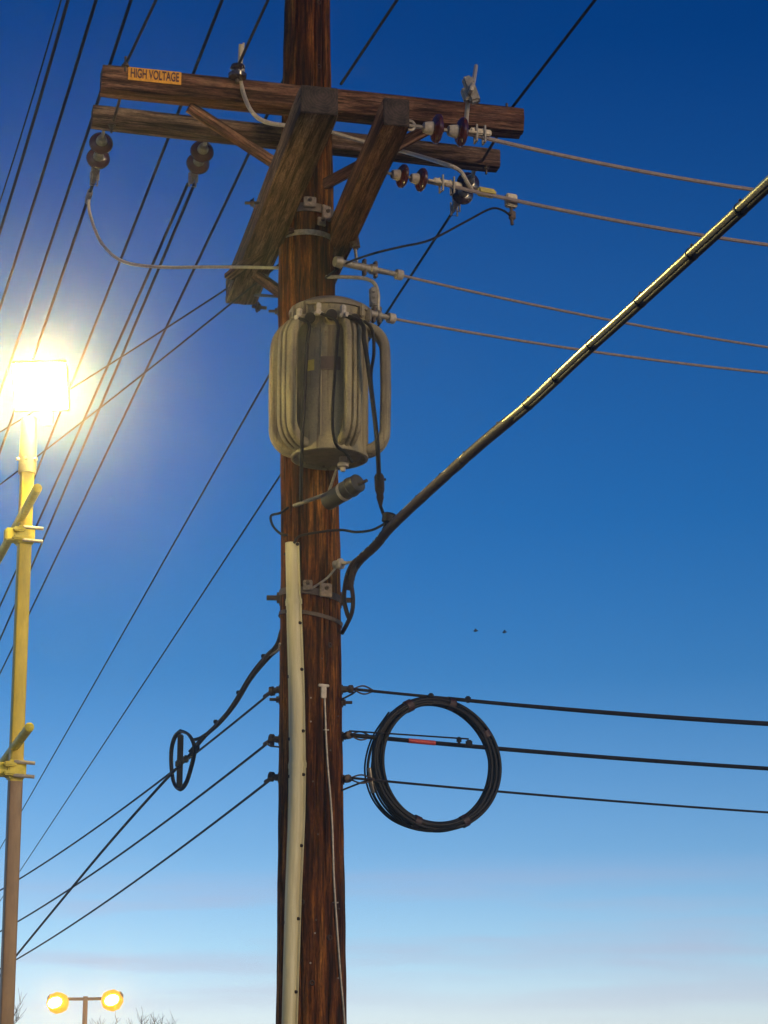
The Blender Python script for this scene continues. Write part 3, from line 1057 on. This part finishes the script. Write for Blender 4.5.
# splice block where the transformer lead joins, and thin bond wire to the riser
q = P(388, 520, 11.0)
o = MB().lathe(q + V((0, 0, -.02)), V((.2, 0, 1)), [(0, .02), (.008, .036), (.045, .038), (.055, .03)], 16)
tag(o.build('cable_connector', M['black']), 'black cup connector sitting on the service cable below the splice', 'connector')
wire('transformer_lead', [q1, P(383, 513, 11.02), P(386, 522, 11.0), P(383, 531, 11.05)], .009, 'black', 'short dark tail between the splice and the cup connector', 'cable')
wire('bond_wire', [P(386, 523, 11.02), P(372, 530, 11.08), P(356, 532, 11.15), P(341, 530, 11.25), P(320, 532, 11.27), P(300, 536, 11.26), P(294, 543, 11.25)], .007, 'wire', 'thin sagging wire from the cup connector to the top of the riser guard', 'wire')
wire('bond_wire', [pole_surf(pole_px(514), -.7, .012)[0], P(280, 513, 11.35), P(271, 516, 11.4), P(273, 526, 11.4), P(281, 534, 11.38), pole_surf(pole_px(541), -.75, .012)[0]], .007, 'wire', 'small dark wire loop bulging off the pole above the riser guard', 'wire')
# tails of the service drop on the pole
GT = 'dark cable tails curling down at the service bracket'
wire('cable_tail', [P(364, 557, 11.25), P(356, 560, 11.28), P(350, 568, 11.3), P(346, 580, 11.33), P(344, 598, 11.36), P(347, 613, 11.35), P(350, 620, 11.36)], .012, 'brown', 'inner dark cable tail hugging the edge of the pole below the service cable', 'cable', GT)
wire('cable_tail', [P(372, 549, 11.22), P(362, 557, 11.26), P(354, 566, 11.28), P(351, 580, 11.28), P(353, 598, 11.3), P(352, 612, 11.33), P(347, 624, 11.38), P(342, 633, 11.45)], .012, 'brown', 'outer dark cable tail looping clear of the pole below the service cable', 'cable', GT)
q, nrm = pole_surf(pole_px(569), .98, .012)
o = MB().lathe(q, nrm, [(-.02, .022), (.01, .024), (.02, .03), (.035, .03), (.04, .012), (.06, .011)], 12)
o.tube([q + nrm * .03, P(357, 561, 11.27)], .008, 8)
tag(o.build('service_clamp', M['cap']), 'shiny eye bolt holding the service cable to the pole', 'clamp')
wire('guy_strap', [pole_surf(pole_px(597), .02, .01)[0], pole_surf(pole_px(585), .55, .012)[0], pole_surf(pole_px(573), .9, .015)[0]], .006, 'galv', 'thin metal strap slanting across the pole up to the shiny eye bolt', 'strap')

# ------------------------------------------------------------------ riser guard
rg = thing('riser_guard', 'long cream plastic cable guard running up the front of the pole', 'cable guard', pole_surf(0, -.4)[0])
cl = [(545, 292.5), (575, 293.2), (606, 294.0), (650, 295.5), (700, 297.0), (767, 297.8), (820, 297), (900, 293.8), (1000, 291), (1080, 289)]


def guard_pt(y):
    for (y0, a), (y1, b_) in zip(cl, cl[1:]):
        if y <= y1:
            px = a + (b_ - a) * (y - y0) / (y1 - y0)
            break
    else:
        px = cl[-1][1]
    z = pole_px(y)
    c, r = pole_at(z)
    ph = math.asin(max(-.9, min(.9, (P(px, y, D - .15).x - c.x) / r)))
    return pole_surf(z, ph, .003) + (ph,)


def guard_section(y0, y1, scale):
    n = max(4, int((y1 - y0) / 12))
    pts, nr = [], []
    for i in range(n + 1):
        p, nrm, ph = guard_pt(y0 + (y1 - y0) * i / n)
        pts.append(p)
        nr.append((nrm, ph))
    hw = .049 * scale
    prof = [(-hw, 0), (-hw, .005), (-hw * .78, .006)]
    for k in range(13):
        a = math.pi * k / 12
        prof.append((-hw * .74 * math.cos(a), .006 + .040 * scale * math.sin(a) ** .8))
    prof += [(hw * .78, .006), (hw, .005), (hw, 0)]
    mb = MB()
    rings = []
    for p, (nrm, ph) in zip(pts, nr):
        tg = V((math.cos(ph), math.sin(ph), 0))
        rings.append([mb.bm.verts.new(p + tg * u + nrm * v) for u, v in prof])
    for A, B in zip(rings, rings[1:]):
        for j in range(len(prof)):
            mb.bm.faces.new((A[j], A[(j + 1) % len(prof)], B[(j + 1) % len(prof)], B[j]))
    mb.bm.faces.new(rings[0])
    mb.bm.faces.new(rings[-1][::-1])
    s = mb.build('section', M['guard'], rg)
    return s


def guard_lip(y, sc):
    guard_section(y, y + 5, sc).name = 'joint_lip'


sec = [guard_section(550, 609, .92), guard_section(604, 771, .96), guard_section(766, 1140, 1.0)]
guard_lip(606, 1.05)
guard_lip(768, 1.06)
for y in (552, 560, 617, 630, 676, 682, 737, 744, 780, 781, 850, 922, 925, 994):
    p, nrm, ph = guard_pt(y)
    tg = V((math.cos(ph), math.sin(ph), 0))
    side = 1 if y in (552, 630, 676, 737, 780, 850, 922, 994) else -1
    q = p + tg * .040 * side + nrm * .010
    par = sec[0] if y < 605 else sec[1] if y < 766 else sec[2]
    o = MB().lathe(q, nrm, [(-.004, .0085), (.006, .0085), (.008, .004)], 10).build('bolt', M['hole'], par)
    
# ------------------------------------------------------------------ telecom cables to the right
GC = 'telecom cables strung to the far street'


def telecom_right(a, b_, r, m, Y0):
    z = P(*a, Y0).z
    A, B = H(*a, z), H(*b_, z)
    return A, B, z


Yt = 11.5
zA = P(345, 690, Yt).z
A1, B1 = H(352, 689, zA), H(800, 724.5, zA)
wire('messenger_wire', span(A1, B1, 0.015, 0, .4), .008, 'wire', 'top telecom strand tangent to the top of the coil', 'cable', GC)
C0 = A1.lerp(B1, .20)
wire('telecom_cable', span(C0 + V((0, 0, -.010)), B1 + V((0, 0, -.010)), 0.012, 0, .5), .0105, 'black', 'black telecom cable lashed along the top strand past the coil', 'cable', GC)
zB = P(345, 737, Yt).z
A2, B2 = H(349, 735, zB), H(800, 770.5, zB)
wire('messenger_wire', span(A2 + V((0, 0, .022)), H(462, 738.5, zB), 0.0, 0, 0.06), .0045, 'wire', 'short strand above the red-marked cable inside the coil', 'cable', GC)
wire('telecom_cable', span(A2, B2, 0.012, 0, .5), .0118, 'black', 'thick black telecom cable with red tape crossing the coil', 'cable', GC)
zC = P(345, 781, Yt).z
A3, B3 = H(352, 778, zC), H(800, 814.5, zC)
wire('messenger_wire', span(A3, B3, 0.01, 0, .5), .0065, 'wire', 'lowest thin telecom strand crossing the bottom half of the coil', 'cable', GC)
dT = (B2 - A2).normalized()
tape_t = [(H(px, 741, zB).x - A2.x) / (B2.x - A2.x) for px in (408, 435)]
ta, tb = [A2.lerp(B2, t) - V((0, 0, .048 * t * (1 - t))) for t in tape_t]
tag(MB().tube([ta, tb], .0132, 12).build('marker_tape', M['red']), 'red tape wrapped round the thick cable inside the coil', 'tape')
for y, a, zz in ((690, A1, zA), (737, A2, zB), (780, A3, zC)):
    p, nrm = pole_surf(pole_px(y), 1.45, 0)
    d = (a - p)
    mb = MB()
    mb.lathe(p, d, [(0, .018), (.035, .016), (.04, .022), (.06, .022), (.065, .012)], 12)
    e = p + d.normalized() * .06
    mb.tube(smooth_path([e, e + (a + dT * .13 - e) * .5 + V((0, 0, .022)), a + dT * .13], 6), .0045, 6)
    mb.tube(smooth_path([e, e + (a + dT * .13 - e) * .5 - V((0, 0, .022)), a + dT * .13], 6), .0045, 6)
    tag(mb.build('eye_bolt', M['dark_metal']), {690: 'eye bolt with wire loops holding the top telecom strand', 737: 'eye bolt with wire loops holding the red-taped cable', 780: 'eye bolt with wire loops holding the lowest telecom strand'}[y], 'eye bolt', 'eye bolts on the pole')
wire('bond_wire', [pole_surf(pole_px(702), 1.2, .006)[0], P(352, 694, 11.45), P(357, 690, 11.5)], .005, 'wire', 'short slack wire under the top eye bolt', 'wire')
wire('bond_wire', [pole_surf(pole_px(792), 1.2, .006)[0], P(355, 785, 11.48), P(368, 780, 11.55)], .005, 'wire', 'short slack wire under the lowest eye bolt', 'wire')

# slack coil
cc = H(436.5, 763.5, (zB * .5 + zC * .5))
mp_ = mpp(cc)
coil = thing('cable_coil', 'round black coil of slack cable tied to the telecom strands', 'cable coil', cc)
u_ = V((dT.x, dT.y, 0)).normalized()
nrm = u_.cross(upv)
fx = 1 / abs(u_.x)
rad = 62 * mp_
for k in range(9):
    oy = ((k % 3) - 1) * .017 + random.uniform(-.006, .006)
    orr = (k // 3 - 1) * .0165
    ph = random.uniform(0, 6)
    pts = []
    for i in range(96):
        a = 2 * math.pi * i / 96
        rr_ = rad + orr + .005 * math.sin(a * 2 + ph) + .004 * math.sin(a + ph * 2)
        pts.append(cc + u_ * math.cos(a) * rr_ * (1 + (fx - 1) * .5) + upv * math.sin(a) * rr_ * 1.02 + nrm * (oy + .004 * math.sin(a * 3 + ph)))
    MB().tube(pts, .0098, 10, closed=True).build('turn', M['black'], coil)
for a in (R(118), R(75), R(32), R(-62), R(-110)):
    q = cc + u_ * math.cos(a) * rad * (1 + (fx - 1) * .5) + upv * math.sin(a) * rad * 1.02
    tt = (-u_ * math.sin(a) + upv * math.cos(a))
    MB().lathe(q, tt, [(-.018, .031), (-.018, .0335), (.018, .0335), (.018, .031)], 18).build('tape', M['faded_red'], coil)
# loose outer turns sagging at the lower side with an inline splice
for k, (dx, r_) in enumerate(((0, .0075), (4, .006), (-3, .005))):
    pts = [P(px + dx, py, cc.y - .03 - .01 * k) for px, py in ((392, 712), (375, 738), (368, 764), (370, 785), (378, 803), (392, 818), (410, 827), (430, 831), (452, 828))]
    MB().tube(smooth_path(pts, 6), r_, 8).build('loose_turn', M['black'], coil)
MB().tube([P(369.5, 768, cc.y - .035), P(373, 793, cc.y - .035)], .013, 10).build('splice', M['galv'], coil)
for px, py, s_ in ((431, 696.5, 1), (468, 699.5, 1), (459, 740, .9), (469, 744, 1.2)):
    q = P(px, py, cc.y + (.0 if py > 720 else -.02))
    MB().box(q, (.03 * s_, .03, .035 * s_), bevel=.006).build('clip', M['black'], coil)

# ------------------------------------------------------------------ telecom lines towards the lamp
GL = 'telecom lines running away past the street lamp'
for (a, b_, r, y, lab) in (((273, 691), (-6, 894), .0065, 690, 'upper telecom line passing the snowshoe loop'),
                           ((273, 739), (-6, 935), .007, 740, 'middle telecom line below the snowshoe loop'),
                           ((274, 777), (-6, 972), .007, 778, 'lowest telecom line leaving the pole')):
    z = P(*a, 11.5).z
    p0 = P(*a, 11.5)
    wire('telecom_line', span(p0, H(*b_, z - .25), 0.06, 0, .5), r, 'black', lab, 'cable', GL)
    q, nrm = pole_surf(pole_px(y), -1.5, 0)
    mb = MB().lathe(q, p0 - q, [(0, .018), (.03, .016), (.035, .026), (.055, .026), (.06, .01)], 12)
    mb.tube([p0, p0 + V((-.05, .1, -.01))], .011, 8)
    tag(mb.build('eye_bolt', M['dark_metal']), {690: 'eye bolt on the shaded side holding the upper telecom line', 740: 'eye bolt on the shaded side holding the middle telecom line', 778: 'eye bolt on the shaded side holding the lowest telecom line'}[y], 'eye bolt', 'eye bolts on the pole')
o = MB().tube(smooth_path([P(280, 747, 11.45), P(271, 746, 11.5), P(266, 743, 11.52)], 6), .005, 6).lathe(P(272, 744, 11.5), upv, [(-.015, .012), (.02, .014), (.025, .006)], 8)
tag(o.build('wire_hook', M['dark_metal']), 'small hooked bracket below the middle telecom eye bolt', 'hook')

# thick cable to the snowshoe
zc0 = P(281, 641, 11.5).z
pl = [P(283, 632, 11.5), P(279, 645, 11.52), P(268, 656, 11.6), P(252, 676, 11.75), P(235, 703, 11.95), P(218, 724, 12.15), P(203, 738, 12.35), P(190, 751, 12.55)]
tk = thing('lashed_cable', 'thick dark lashed cable drooping from the pole to the snowshoe loop', 'cable', pl[0])
q = smooth_path(pl, 8)
for k in range(3):
    pts = []
    for i, p in enumerate(q):
        a = k * 2.09 + i * .10
        f_ = max(0.35, 1 - i / len(q) * .7)
        pts.append(p + V((math.cos(a), 0, math.sin(a))) * .013 * f_)
    MB().tube(pts, .0115, 10, rs=[max(.55, 1 - .45 * i / len(pts)) for i in range(len(pts))]).build('strand', M['brown'], tk)
for i in (18, 30, 41):
    s_, uu = frame(q[i + 1] - q[i - 1])
    MB().box(q[i] + uu * .026, (.025, .025, .022), bevel=.004).build('clip', M['black'], tk)
wire('bond_wire', [pole_surf(pole_px(646), -1.2, .01)[0], P(278, 650, 11.52), P(270, 655, 11.58)], .006, 'jumper', 'short bright strap at the pole end of the thick lashed cable', 'strap')
wire('telecom_cable', [P(205, 737, 12.3), P(185, 760, 12.62), P(160, 786, 13.1), P(100, 854, 14.7), P(20, 951, 18.2), P(-20, 1000, 20.6)], .0085, 'black', 'dark cable continuing from the snowshoe loop down to the street lamp post', 'cable', None, 8, 8)
# snowshoe: teardrop loop of cable
sc0 = P(183, 762, 12.58)
m_ = mpp(sc0)
sn = thing('snowshoe_loop', 'narrow teardrop snowshoe loop holding spare cable on the telecom line', 'cable loop', sc0)
for k in range(3):
    pts = []
    for px, py in ((181, 731), (188, 734), (193, 742), (194.5, 752), (191, 768), (186, 783), (179.5, 789.5), (174, 783), (171.5, 768), (171.5, 750), (175, 737)):
        dY = (px - 183) * -.028
        pts.append(P(px + (k - 1) * .7, py + (k - 1) * .5, sc0.y + dY + (k - 1) * .012))
    pts = smooth_path(pts + [pts[0]], 6)[:-1]
    MB().tube(pts, .0085, 8, closed=True).build('turn', M['black'], sn)
MB().box(P(180, 761, sc0.y), (.035, .02, .31), V((1, 0, 0)), V((0, 1, 0)), upv, .006).build('bar', M['black'], sn)
for px, py in ((178, 764), (186, 759), (192, 754), (197, 748)):
    MB().box(P(px, py, sc0.y - .01), (.03, .04, .04), bevel=.006).build('clip', M['black'], sn)
wire('bond_wire', [P(193, 740, 12.5), P(200, 738, 12.42), P(208, 733, 12.3)], .010, 'black', 'short dark tail from the top of the snowshoe loop to the lashed cable', 'cable')

# ------------------------------------------------------------------ street lamp
LY = 10.6
LS = LY / 16.0
lb, lt = P(7.5, 985, LY), P(27.2, 470, LY)
dl = (lt - lb).normalized()
base = lb + dl * ((0 - lb.z) / dl.z)
lamp = thing('street_lamp', 'lit street lamp with yellow and brown square post and bright square floodlight head', 'street lamp', base)
mb = MB()
w_ = .098 * LS / 2
yaw = R(20)
c_, s_ = math.cos(yaw), math.sin(yaw)
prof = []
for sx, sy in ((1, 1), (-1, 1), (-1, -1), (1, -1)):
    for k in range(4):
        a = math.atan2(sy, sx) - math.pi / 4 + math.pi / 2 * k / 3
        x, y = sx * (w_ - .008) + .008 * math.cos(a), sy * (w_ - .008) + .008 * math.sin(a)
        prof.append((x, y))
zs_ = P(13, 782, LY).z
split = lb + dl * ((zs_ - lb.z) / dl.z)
mb.sweep([base, base.lerp(split, .5), split], prof, u0=V((c_, s_, 0)))  # post is browner below the split, yellower above it
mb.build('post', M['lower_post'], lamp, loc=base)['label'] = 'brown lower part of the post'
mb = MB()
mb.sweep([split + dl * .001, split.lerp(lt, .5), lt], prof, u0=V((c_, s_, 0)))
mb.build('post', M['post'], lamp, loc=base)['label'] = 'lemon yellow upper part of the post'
MB().box(base + V((0, 0, .02)), (.3, .3, .04), bevel=.008).build('base_plate', M['lower_post'], lamp)
# tenon adaptor
tt = P(28, 428, LY)
MB().lathe(lt - dl * .02, dl, [(0, .068 * LS), (.02, .07 * LS), ((tt - lt).length * .6, .066 * LS), ((tt - lt).length + .07, .06 * LS)], 24).build('tenon', M['housing'], lamp)
for k in range(3):
    a = R(-60 + 60 * k)
    n = V((math.sin(a), -math.cos(a), 0))
    MB().lathe(lt + dl * .05 + n * .066 * LS, n, [(0, .009), (.016, .009)], 6).build('set_screw', M['jumper'], lamp)
# the floodlight head: shallow box with ribs on its back, glass towards the street
hc = P(41, 386, LY - .09)
n = (V((-.06, -1, -.55))).normalized()
sx = n.cross(upv).normalized()
if sx.x < 0:
    sx = -sx
sy = n.cross(sx).normalized()
if sy.z < 0:
    sy = -sy
hd = MB()
hd.box(hc - n * .06, (.40 * LS, .375 * LS, .07), sx, sy, n, .015)
for k in range(7):
    hd.box(hc - n * .10 + sx * (-.17 + .057 * k) * LS, (.010, .34 * LS, .04), sx, sy, n, .003)
hd.box(hc - n * .10 - sy * .24 * LS, (.09 * LS, .20 * LS, .07), sx, sy, n, .01)
ho = hd.build('head', M['housing'], lamp)
MB().box(hc + n * .0, (.40 * LS, .36 * LS, .02), sx, sy, n, .009).build('lens', M['lamp'], ho)
fr = MB()
for a, sz in ((sy * .188 * LS, (.43 * LS, .012, .03)), (sy * -.188 * LS, (.43 * LS, .012, .03)), (sx * .208 * LS, (.012, .356 * LS, .03)), (sx * -.208 * LS, (.012, .356 * LS, .03))):
    fr.box(hc + a + n * .003, sz, sx, sy, n, .004)
fr.build('bezel', M['housing'], ho)
# banner arms and their brackets
for (a, b_, by) in (((37.5, 488), (-14, 581), 536), ((29.5, 727), (-16, 788), 770)):
    el = 1130 - a[1]
    Y0 = LY - .55
    p0 = P(*a, Y0)
    p1 = H(*b_, p0.z)
    arm = MB().lathe(p0, p1 - p0, [(-.006, .02 * LS), (0, .033 * LS), (.01, .034 * LS), ((p1 - p0).length, .034 * LS)], 16).build('banner_arm', M['bracket'], lamp)
    ax_ = lb + dl * ((P(20, by, LY).z - lb.z) / dl.z)
    mb = MB()
    mb.box(ax_, (.135 * LS, .135 * LS, .135 * LS), V((c_, s_, 0)), V((-s_, c_, 0)), upv, .008)
    mb.box(ax_ + V((-.03, -.08, .03)) * LS, (.09 * LS, .06 * LS, .035 * LS), V((c_, s_, 0)), V((-s_, c_, 0)), upv, .006)
    mb.box(ax_ + V((-.03, -.08, -.035)) * LS, (.09 * LS, .06 * LS, .035 * LS), V((c_, s_, 0)), V((-s_, c_, 0)), upv, .006)
    mb.box(ax_ + V((-.10, -.02, 0)) * LS, (.10 * LS, .10 * LS, .10 * LS), V((c_, s_, 0)), V((-s_, c_, 0)), upv, .008)
    mb.build('bracket', M['bracket'], lamp)
    for dz in (.05, -.05):
        q = ax_ + V((0, -.08, dz)) * LS
        MB().tube([q, q + V((.15, .02, -.01)) * LS], .009, 8).build('pin', M['jumper'], lamp)

# ------------------------------------------------------------------ far twin lamp
FY = 70.0
p = P(85.5, 999, FY)
tl = thing('twin_street_lamp', 'distant double-headed street lamp glowing deep yellow', 'street lamp', (p.x, FY, 0))
m_ = mpp(p)
MB().lathe(V((p.x, FY, 0)), upv, [(0, .16), (.4, .15), (.42, .10), (p.z - .1, .075), (p.z + .08, .075)], 16).build('post', M['far_post'], tl)
for (px, py), (hx, hy) in (((60, 999), (57, 1001)), ((110, 998.5), (113.5, 998.5))):
    e = P(px, py, FY)
    MB().tube([p, e], .05, 10).build('arm', M['far_post'], tl)
    h_ = P(hx, hy, FY - .1)
    hd = MB()
    d = V((e.x - p.x, 0, 0)).normalized()
    hd.lathe(h_ - d * .32 + V((0, 0, .06)), d, [(0, .05), (.08, .11), (.35, .17), (.55, .15), (.62, .06)], 16)
    hd_ = hd.build('head', M['far_post'], tl)
    ln = MB()
    ln.lathe(h_ - d * .27 + V((0, -.05, -.06)), d, [(-.10, .06), (-.04, .22), (.10, .30), (.28, .34), (.46, .26), (.58, .06)], 24)
    lo_ = ln.build('lens', M['sodium'], hd_)  # oversized yellow shell, shaped and coloured as the halo round the lamp
    MB().lathe(h_ + V((-.22, -.33, -.14)), V((1, 0, .35)), [(0, .05), (.08, .14), (.22, .17), (.36, .14), (.44, .05)], 14).build('bulb', M['core'], lo_)

# ------------------------------------------------------------------ far bare trees
def bare_tree(px, top, Y, label, seed, spread=1.0):
    rnd = random.Random(seed)
    q = P(px, top, Y)
    Htot = q.z
    t = thing('bare_tree', label, 'tree', (q.x, Y, 0), 'leafless trees along the horizon')
    tr_ = MB()
    cr = MB()

    def grow(mb, a, d, L, r, lvl):
        pts = [a]
        dd = d.copy()
        n_ = 4
        for i in range(n_):
            dd = (dd + V((rnd.uniform(-.25, .25), rnd.uniform(-.25, .25), rnd.uniform(-.02, .14)))).normalized()
            pts.append(pts[-1] + dd * L / n_)
        mb.tube(smooth_path(pts, 3), r, 6, rs=[1 - .55 * i / (3 * n_) for i in range(3 * n_ + 1)])
        if lvl == 0:
            return
        for k in range(rnd.choice((4, 4, 5))):
            i = rnd.choice((2, 3, 4))
            v = V((rnd.uniform(-1, 1) * spread, rnd.uniform(-1, 1) * spread, rnd.uniform(.25, 1.0))).normalized()
            grow(cr, pts[i], (dd * .5 + v).normalized(), L * rnd.uniform(.5, .72), r * .5, lvl - 1)

    grow(tr_, V((q.x, Y, 0)), V((0, 0, 1)), Htot * .42, .16, 4)
    # keep the crown's top at the height it shows
    zm = max(v.co.z for v in cr.bm.verts)
    for mb in (tr_, cr):
        for v in mb.bm.verts:
            v.co.z *= Htot / zm
    top_v = max(cr.bm.verts, key=lambda v: v.co.z)
    dx = q.x - top_v.co.x
    for mb in (tr_, cr):
        for v in mb.bm.verts:
            v.co.x += dx
    t.location.x += dx
    tr_.build('trunk', M['bark'], t)
    cr.build('crown', M['bark'], t)


bare_tree(137, 1004, 88, 'leafless tree just beside the distant twin lamp', 3)
bare_tree(168, 1010, 92, 'low leafless tree farther along from the twin lamp', 11)
bare_tree(118, 1012, 95, 'small leafless tree nearest the post of the twin lamp', 21)
bare_tree(154, 1012, 97, 'small leafless tree between the other two leafless trees by the twin lamp', 8)
bare_tree(9, 984, 80, 'leafless tree peeking out behind the street lamp post', 5)

# ------------------------------------------------------------------ two far birds
for k, (px, py, lab) in enumerate(((475.5, 631, 'tiny dark speck of a bird far off, the one nearer the pole'), (504.5, 632.3, 'tiny dark speck of a bird far off, the one farther from the pole'))):
    q = P(px, py, 90)
    b_ = thing('bird', lab, 'bird', q, 'two far birds in the sky')
    MB().lathe(q - V((.09, 0, 0)), V((1, 0, .1)), [(0, .01), (.05, .045), (.10, .05), (.15, .03), (.2, .012)], 10).build('body', M['bird'], b_)
    for s in (-1, 1):
        mb = MB()
        pr = [q + V((-.03, 0, 0)), q + V((.05, 0, 0)), q + V((.03, s * .16, .06)), q + V((-.05, s * .24, .03))]
        lo_ = [mb.bm.verts.new(v) for v in pr]
        up_ = [mb.bm.verts.new(v + V((0, 0, .012))) for v in pr]
        mb.bm.faces.new(lo_)
        mb.bm.faces.new(up_[::-1])
        for j in range(4):
            mb.bm.faces.new((lo_[j], lo_[(j + 1) % 4], up_[(j + 1) % 4], up_[j]))
        mb.build('wing', M['bird'], b_, smooth=False)

# ------------------------------------------------------------------ haze added for the lamp glow
USE_HAZE = True
if USE_HAZE:
    hz = MB().box(V((0, 45, 6.5)), (160, 130, 15.2)).build('haze', None, smooth=False) if False else None
    me = bpy.data.meshes.new('haze')
    bm = bmesh.new()
    bmesh.ops.create_cube(bm, size=1.0)
    for v in bm.verts:
        v.co = V((v.co.x * 120, 45 + v.co.y * 110, -1.0 + (v.co.z + .5) * 14.0))
    bm.to_mesh(me)
    bm.free()
    hm = bpy.data.materials.new('added_glow_haze')
    hm.use_nodes = True
    nt = hm.node_tree
    nt.nodes.remove(nt.nodes['Principled BSDF'])
    pv = nt.nodes.new('ShaderNodeVolumePrincipled')
    pv.inputs['Color'].default_value = (.95, .97, 1, 1)
    pv.inputs['Density'].default_value = 0.0026
    pv.inputs['Anisotropy'].default_value = 0.95
    nt.links.new(pv.outputs[0], nt.nodes['Material Output'].inputs['Volume'])
    me.materials.append(hm)
    ho = bpy.data.objects.new('haze', me)
    COL.objects.link(ho)
    ho['kind'] = 'stuff'
    ho['label'] = 'thin haze added to make the glow round the lamps'
    ho['category'] = 'haze'

# ------------------------------------------------------------------ sky and sun
SUN_EL, SUN_AZ = R(16.0), R(138)     # azimuth from +Y towards +X: low, behind the camera
w = bpy.data.worlds.new('World')
SC.world = w
w.use_nodes = True
nt = w.node_tree
bg = nt.nodes['Background']
sky = nt.nodes.new('ShaderNodeTexSky')
sky.sky_type = 'NISHITA'
sky.sun_disc = False
sky.sun_elevation = SUN_EL
sky.sun_rotation = SUN_AZ
sky.altitude = 0
sky.air_density = 1.0
sky.dust_density = 0.6
sky.ozone_density = 2.0
hs = nt.nodes.new('ShaderNodeHueSaturation')
hs.inputs['Saturation'].default_value = 1.0
nt.links.new(sky.outputs[0], hs.inputs['Color'])
DUSK = [(0.0, (1.6, 1.6, 2.1)), (0.0506, (1.25, 1.27, 1.66)), (0.0776, (.82, 1.06, 1.45)), (0.1216, (.455, .75, 1.14)), (0.1994, (.155, .482, .855)),
        (0.2703, (.072, .402, .81)), (0.3694, (.062, .335, .735)), (0.4683, (.003, .215, .61)), (1.0, (.002, .14, .45))]
# how the dusk air darkens and deepens towards the zenith (by true elevation)
tcw = nt.nodes.new('ShaderNodeTexCoord')
sep = nt.nodes.new('ShaderNodeSeparateXYZ')
nt.links.new(tcw.outputs['Generated'], sep.inputs[0])
dusk = ramp(nt, [(z, tuple(c * 0.5 for c in k)) for z, k in DUSK])
dusk.color_ramp.interpolation = 'LINEAR'
nt.links.new(sep.outputs[2], dusk.inputs[0])
skyc = mix(nt, 1.0, hs.outputs[0], dusk.outputs[0], 'MULTIPLY')
vm = nt.nodes.new('ShaderNodeVectorMath')
vm.operation = 'SCALE'
vm.inputs['Scale'].default_value = 2.0
nt.links.new(skyc, vm.inputs[0])
skyc = vm.outputs[0]
# faint mauve cloud streaks low down
cmap = nt.nodes.new('ShaderNodeMapping')
cmap.inputs['Scale'].default_value = (5, 5, 60)
nt.links.new(tcw.outputs['Generated'], cmap.inputs[0])
cn = noise_tex(nt, 1.0, cmap, 4, 0.5)
cr_ = ramp(nt, [(0.48, (0, 0, 0)), (0.68, (1, 1, 1))])
nt.links.new(cn.outputs[0], cr_.inputs[0])
ce = ramp(nt, [(0.04, (0, 0, 0)), (0.07, (1, 1, 1)), (0.095, (1, 1, 1)), (0.12, (0, 0, 0))])
nt.links.new(sep.outputs[2], ce.inputs[0])
mm = nt.nodes.new('ShaderNodeMath')
mm.operation = 'MULTIPLY'
nt.links.new(cr_.outputs[0], mm.inputs[0])
nt.links.new(ce.outputs[0], mm.inputs[1])
m2_ = nt.nodes.new('ShaderNodeMath')
m2_.operation = 'MULTIPLY'
m2_.inputs[1].default_value = 0.5
nt.links.new(mm.outputs[0], m2_.inputs[0])
skyc = mix(nt, m2_.outputs[0], skyc, (4.6, 3.9, 5.2))
nt.links.new(skyc, bg.inputs['Color'])
bg.inputs['Strength'].default_value = 0.12

sl_ = bpy.data.lights.new('sun', 'SUN')  # warm sun lamp stands in for unseen street lights behind the camera
sl_.energy = 1.3
sl_.angle = R(12)
sl_.color = (1.0, .70, .34)
so = bpy.data.objects.new('sun', sl_)
COL.objects.link(so)
dvec = V((math.sin(SUN_AZ) * math.cos(SUN_EL), math.cos(SUN_AZ) * math.cos(SUN_EL), math.sin(SUN_EL)))
so.rotation_euler = dvec.to_track_quat('Z', 'Y').to_euler()

# ------------------------------------------------------------------ render settings
SC.view_settings.view_transform = 'Standard'
SC.view_settings.look = 'None'
SC.view_settings.gamma = 1
SC.view_settings.exposure = 0.0
SC.view_settings.use_curve_mapping = False
SC.render.engine = 'CYCLES'
SC.cycles.use_denoising = True
SC.cycles.volume_bounces = 0
SC.cycles.max_bounces = 6
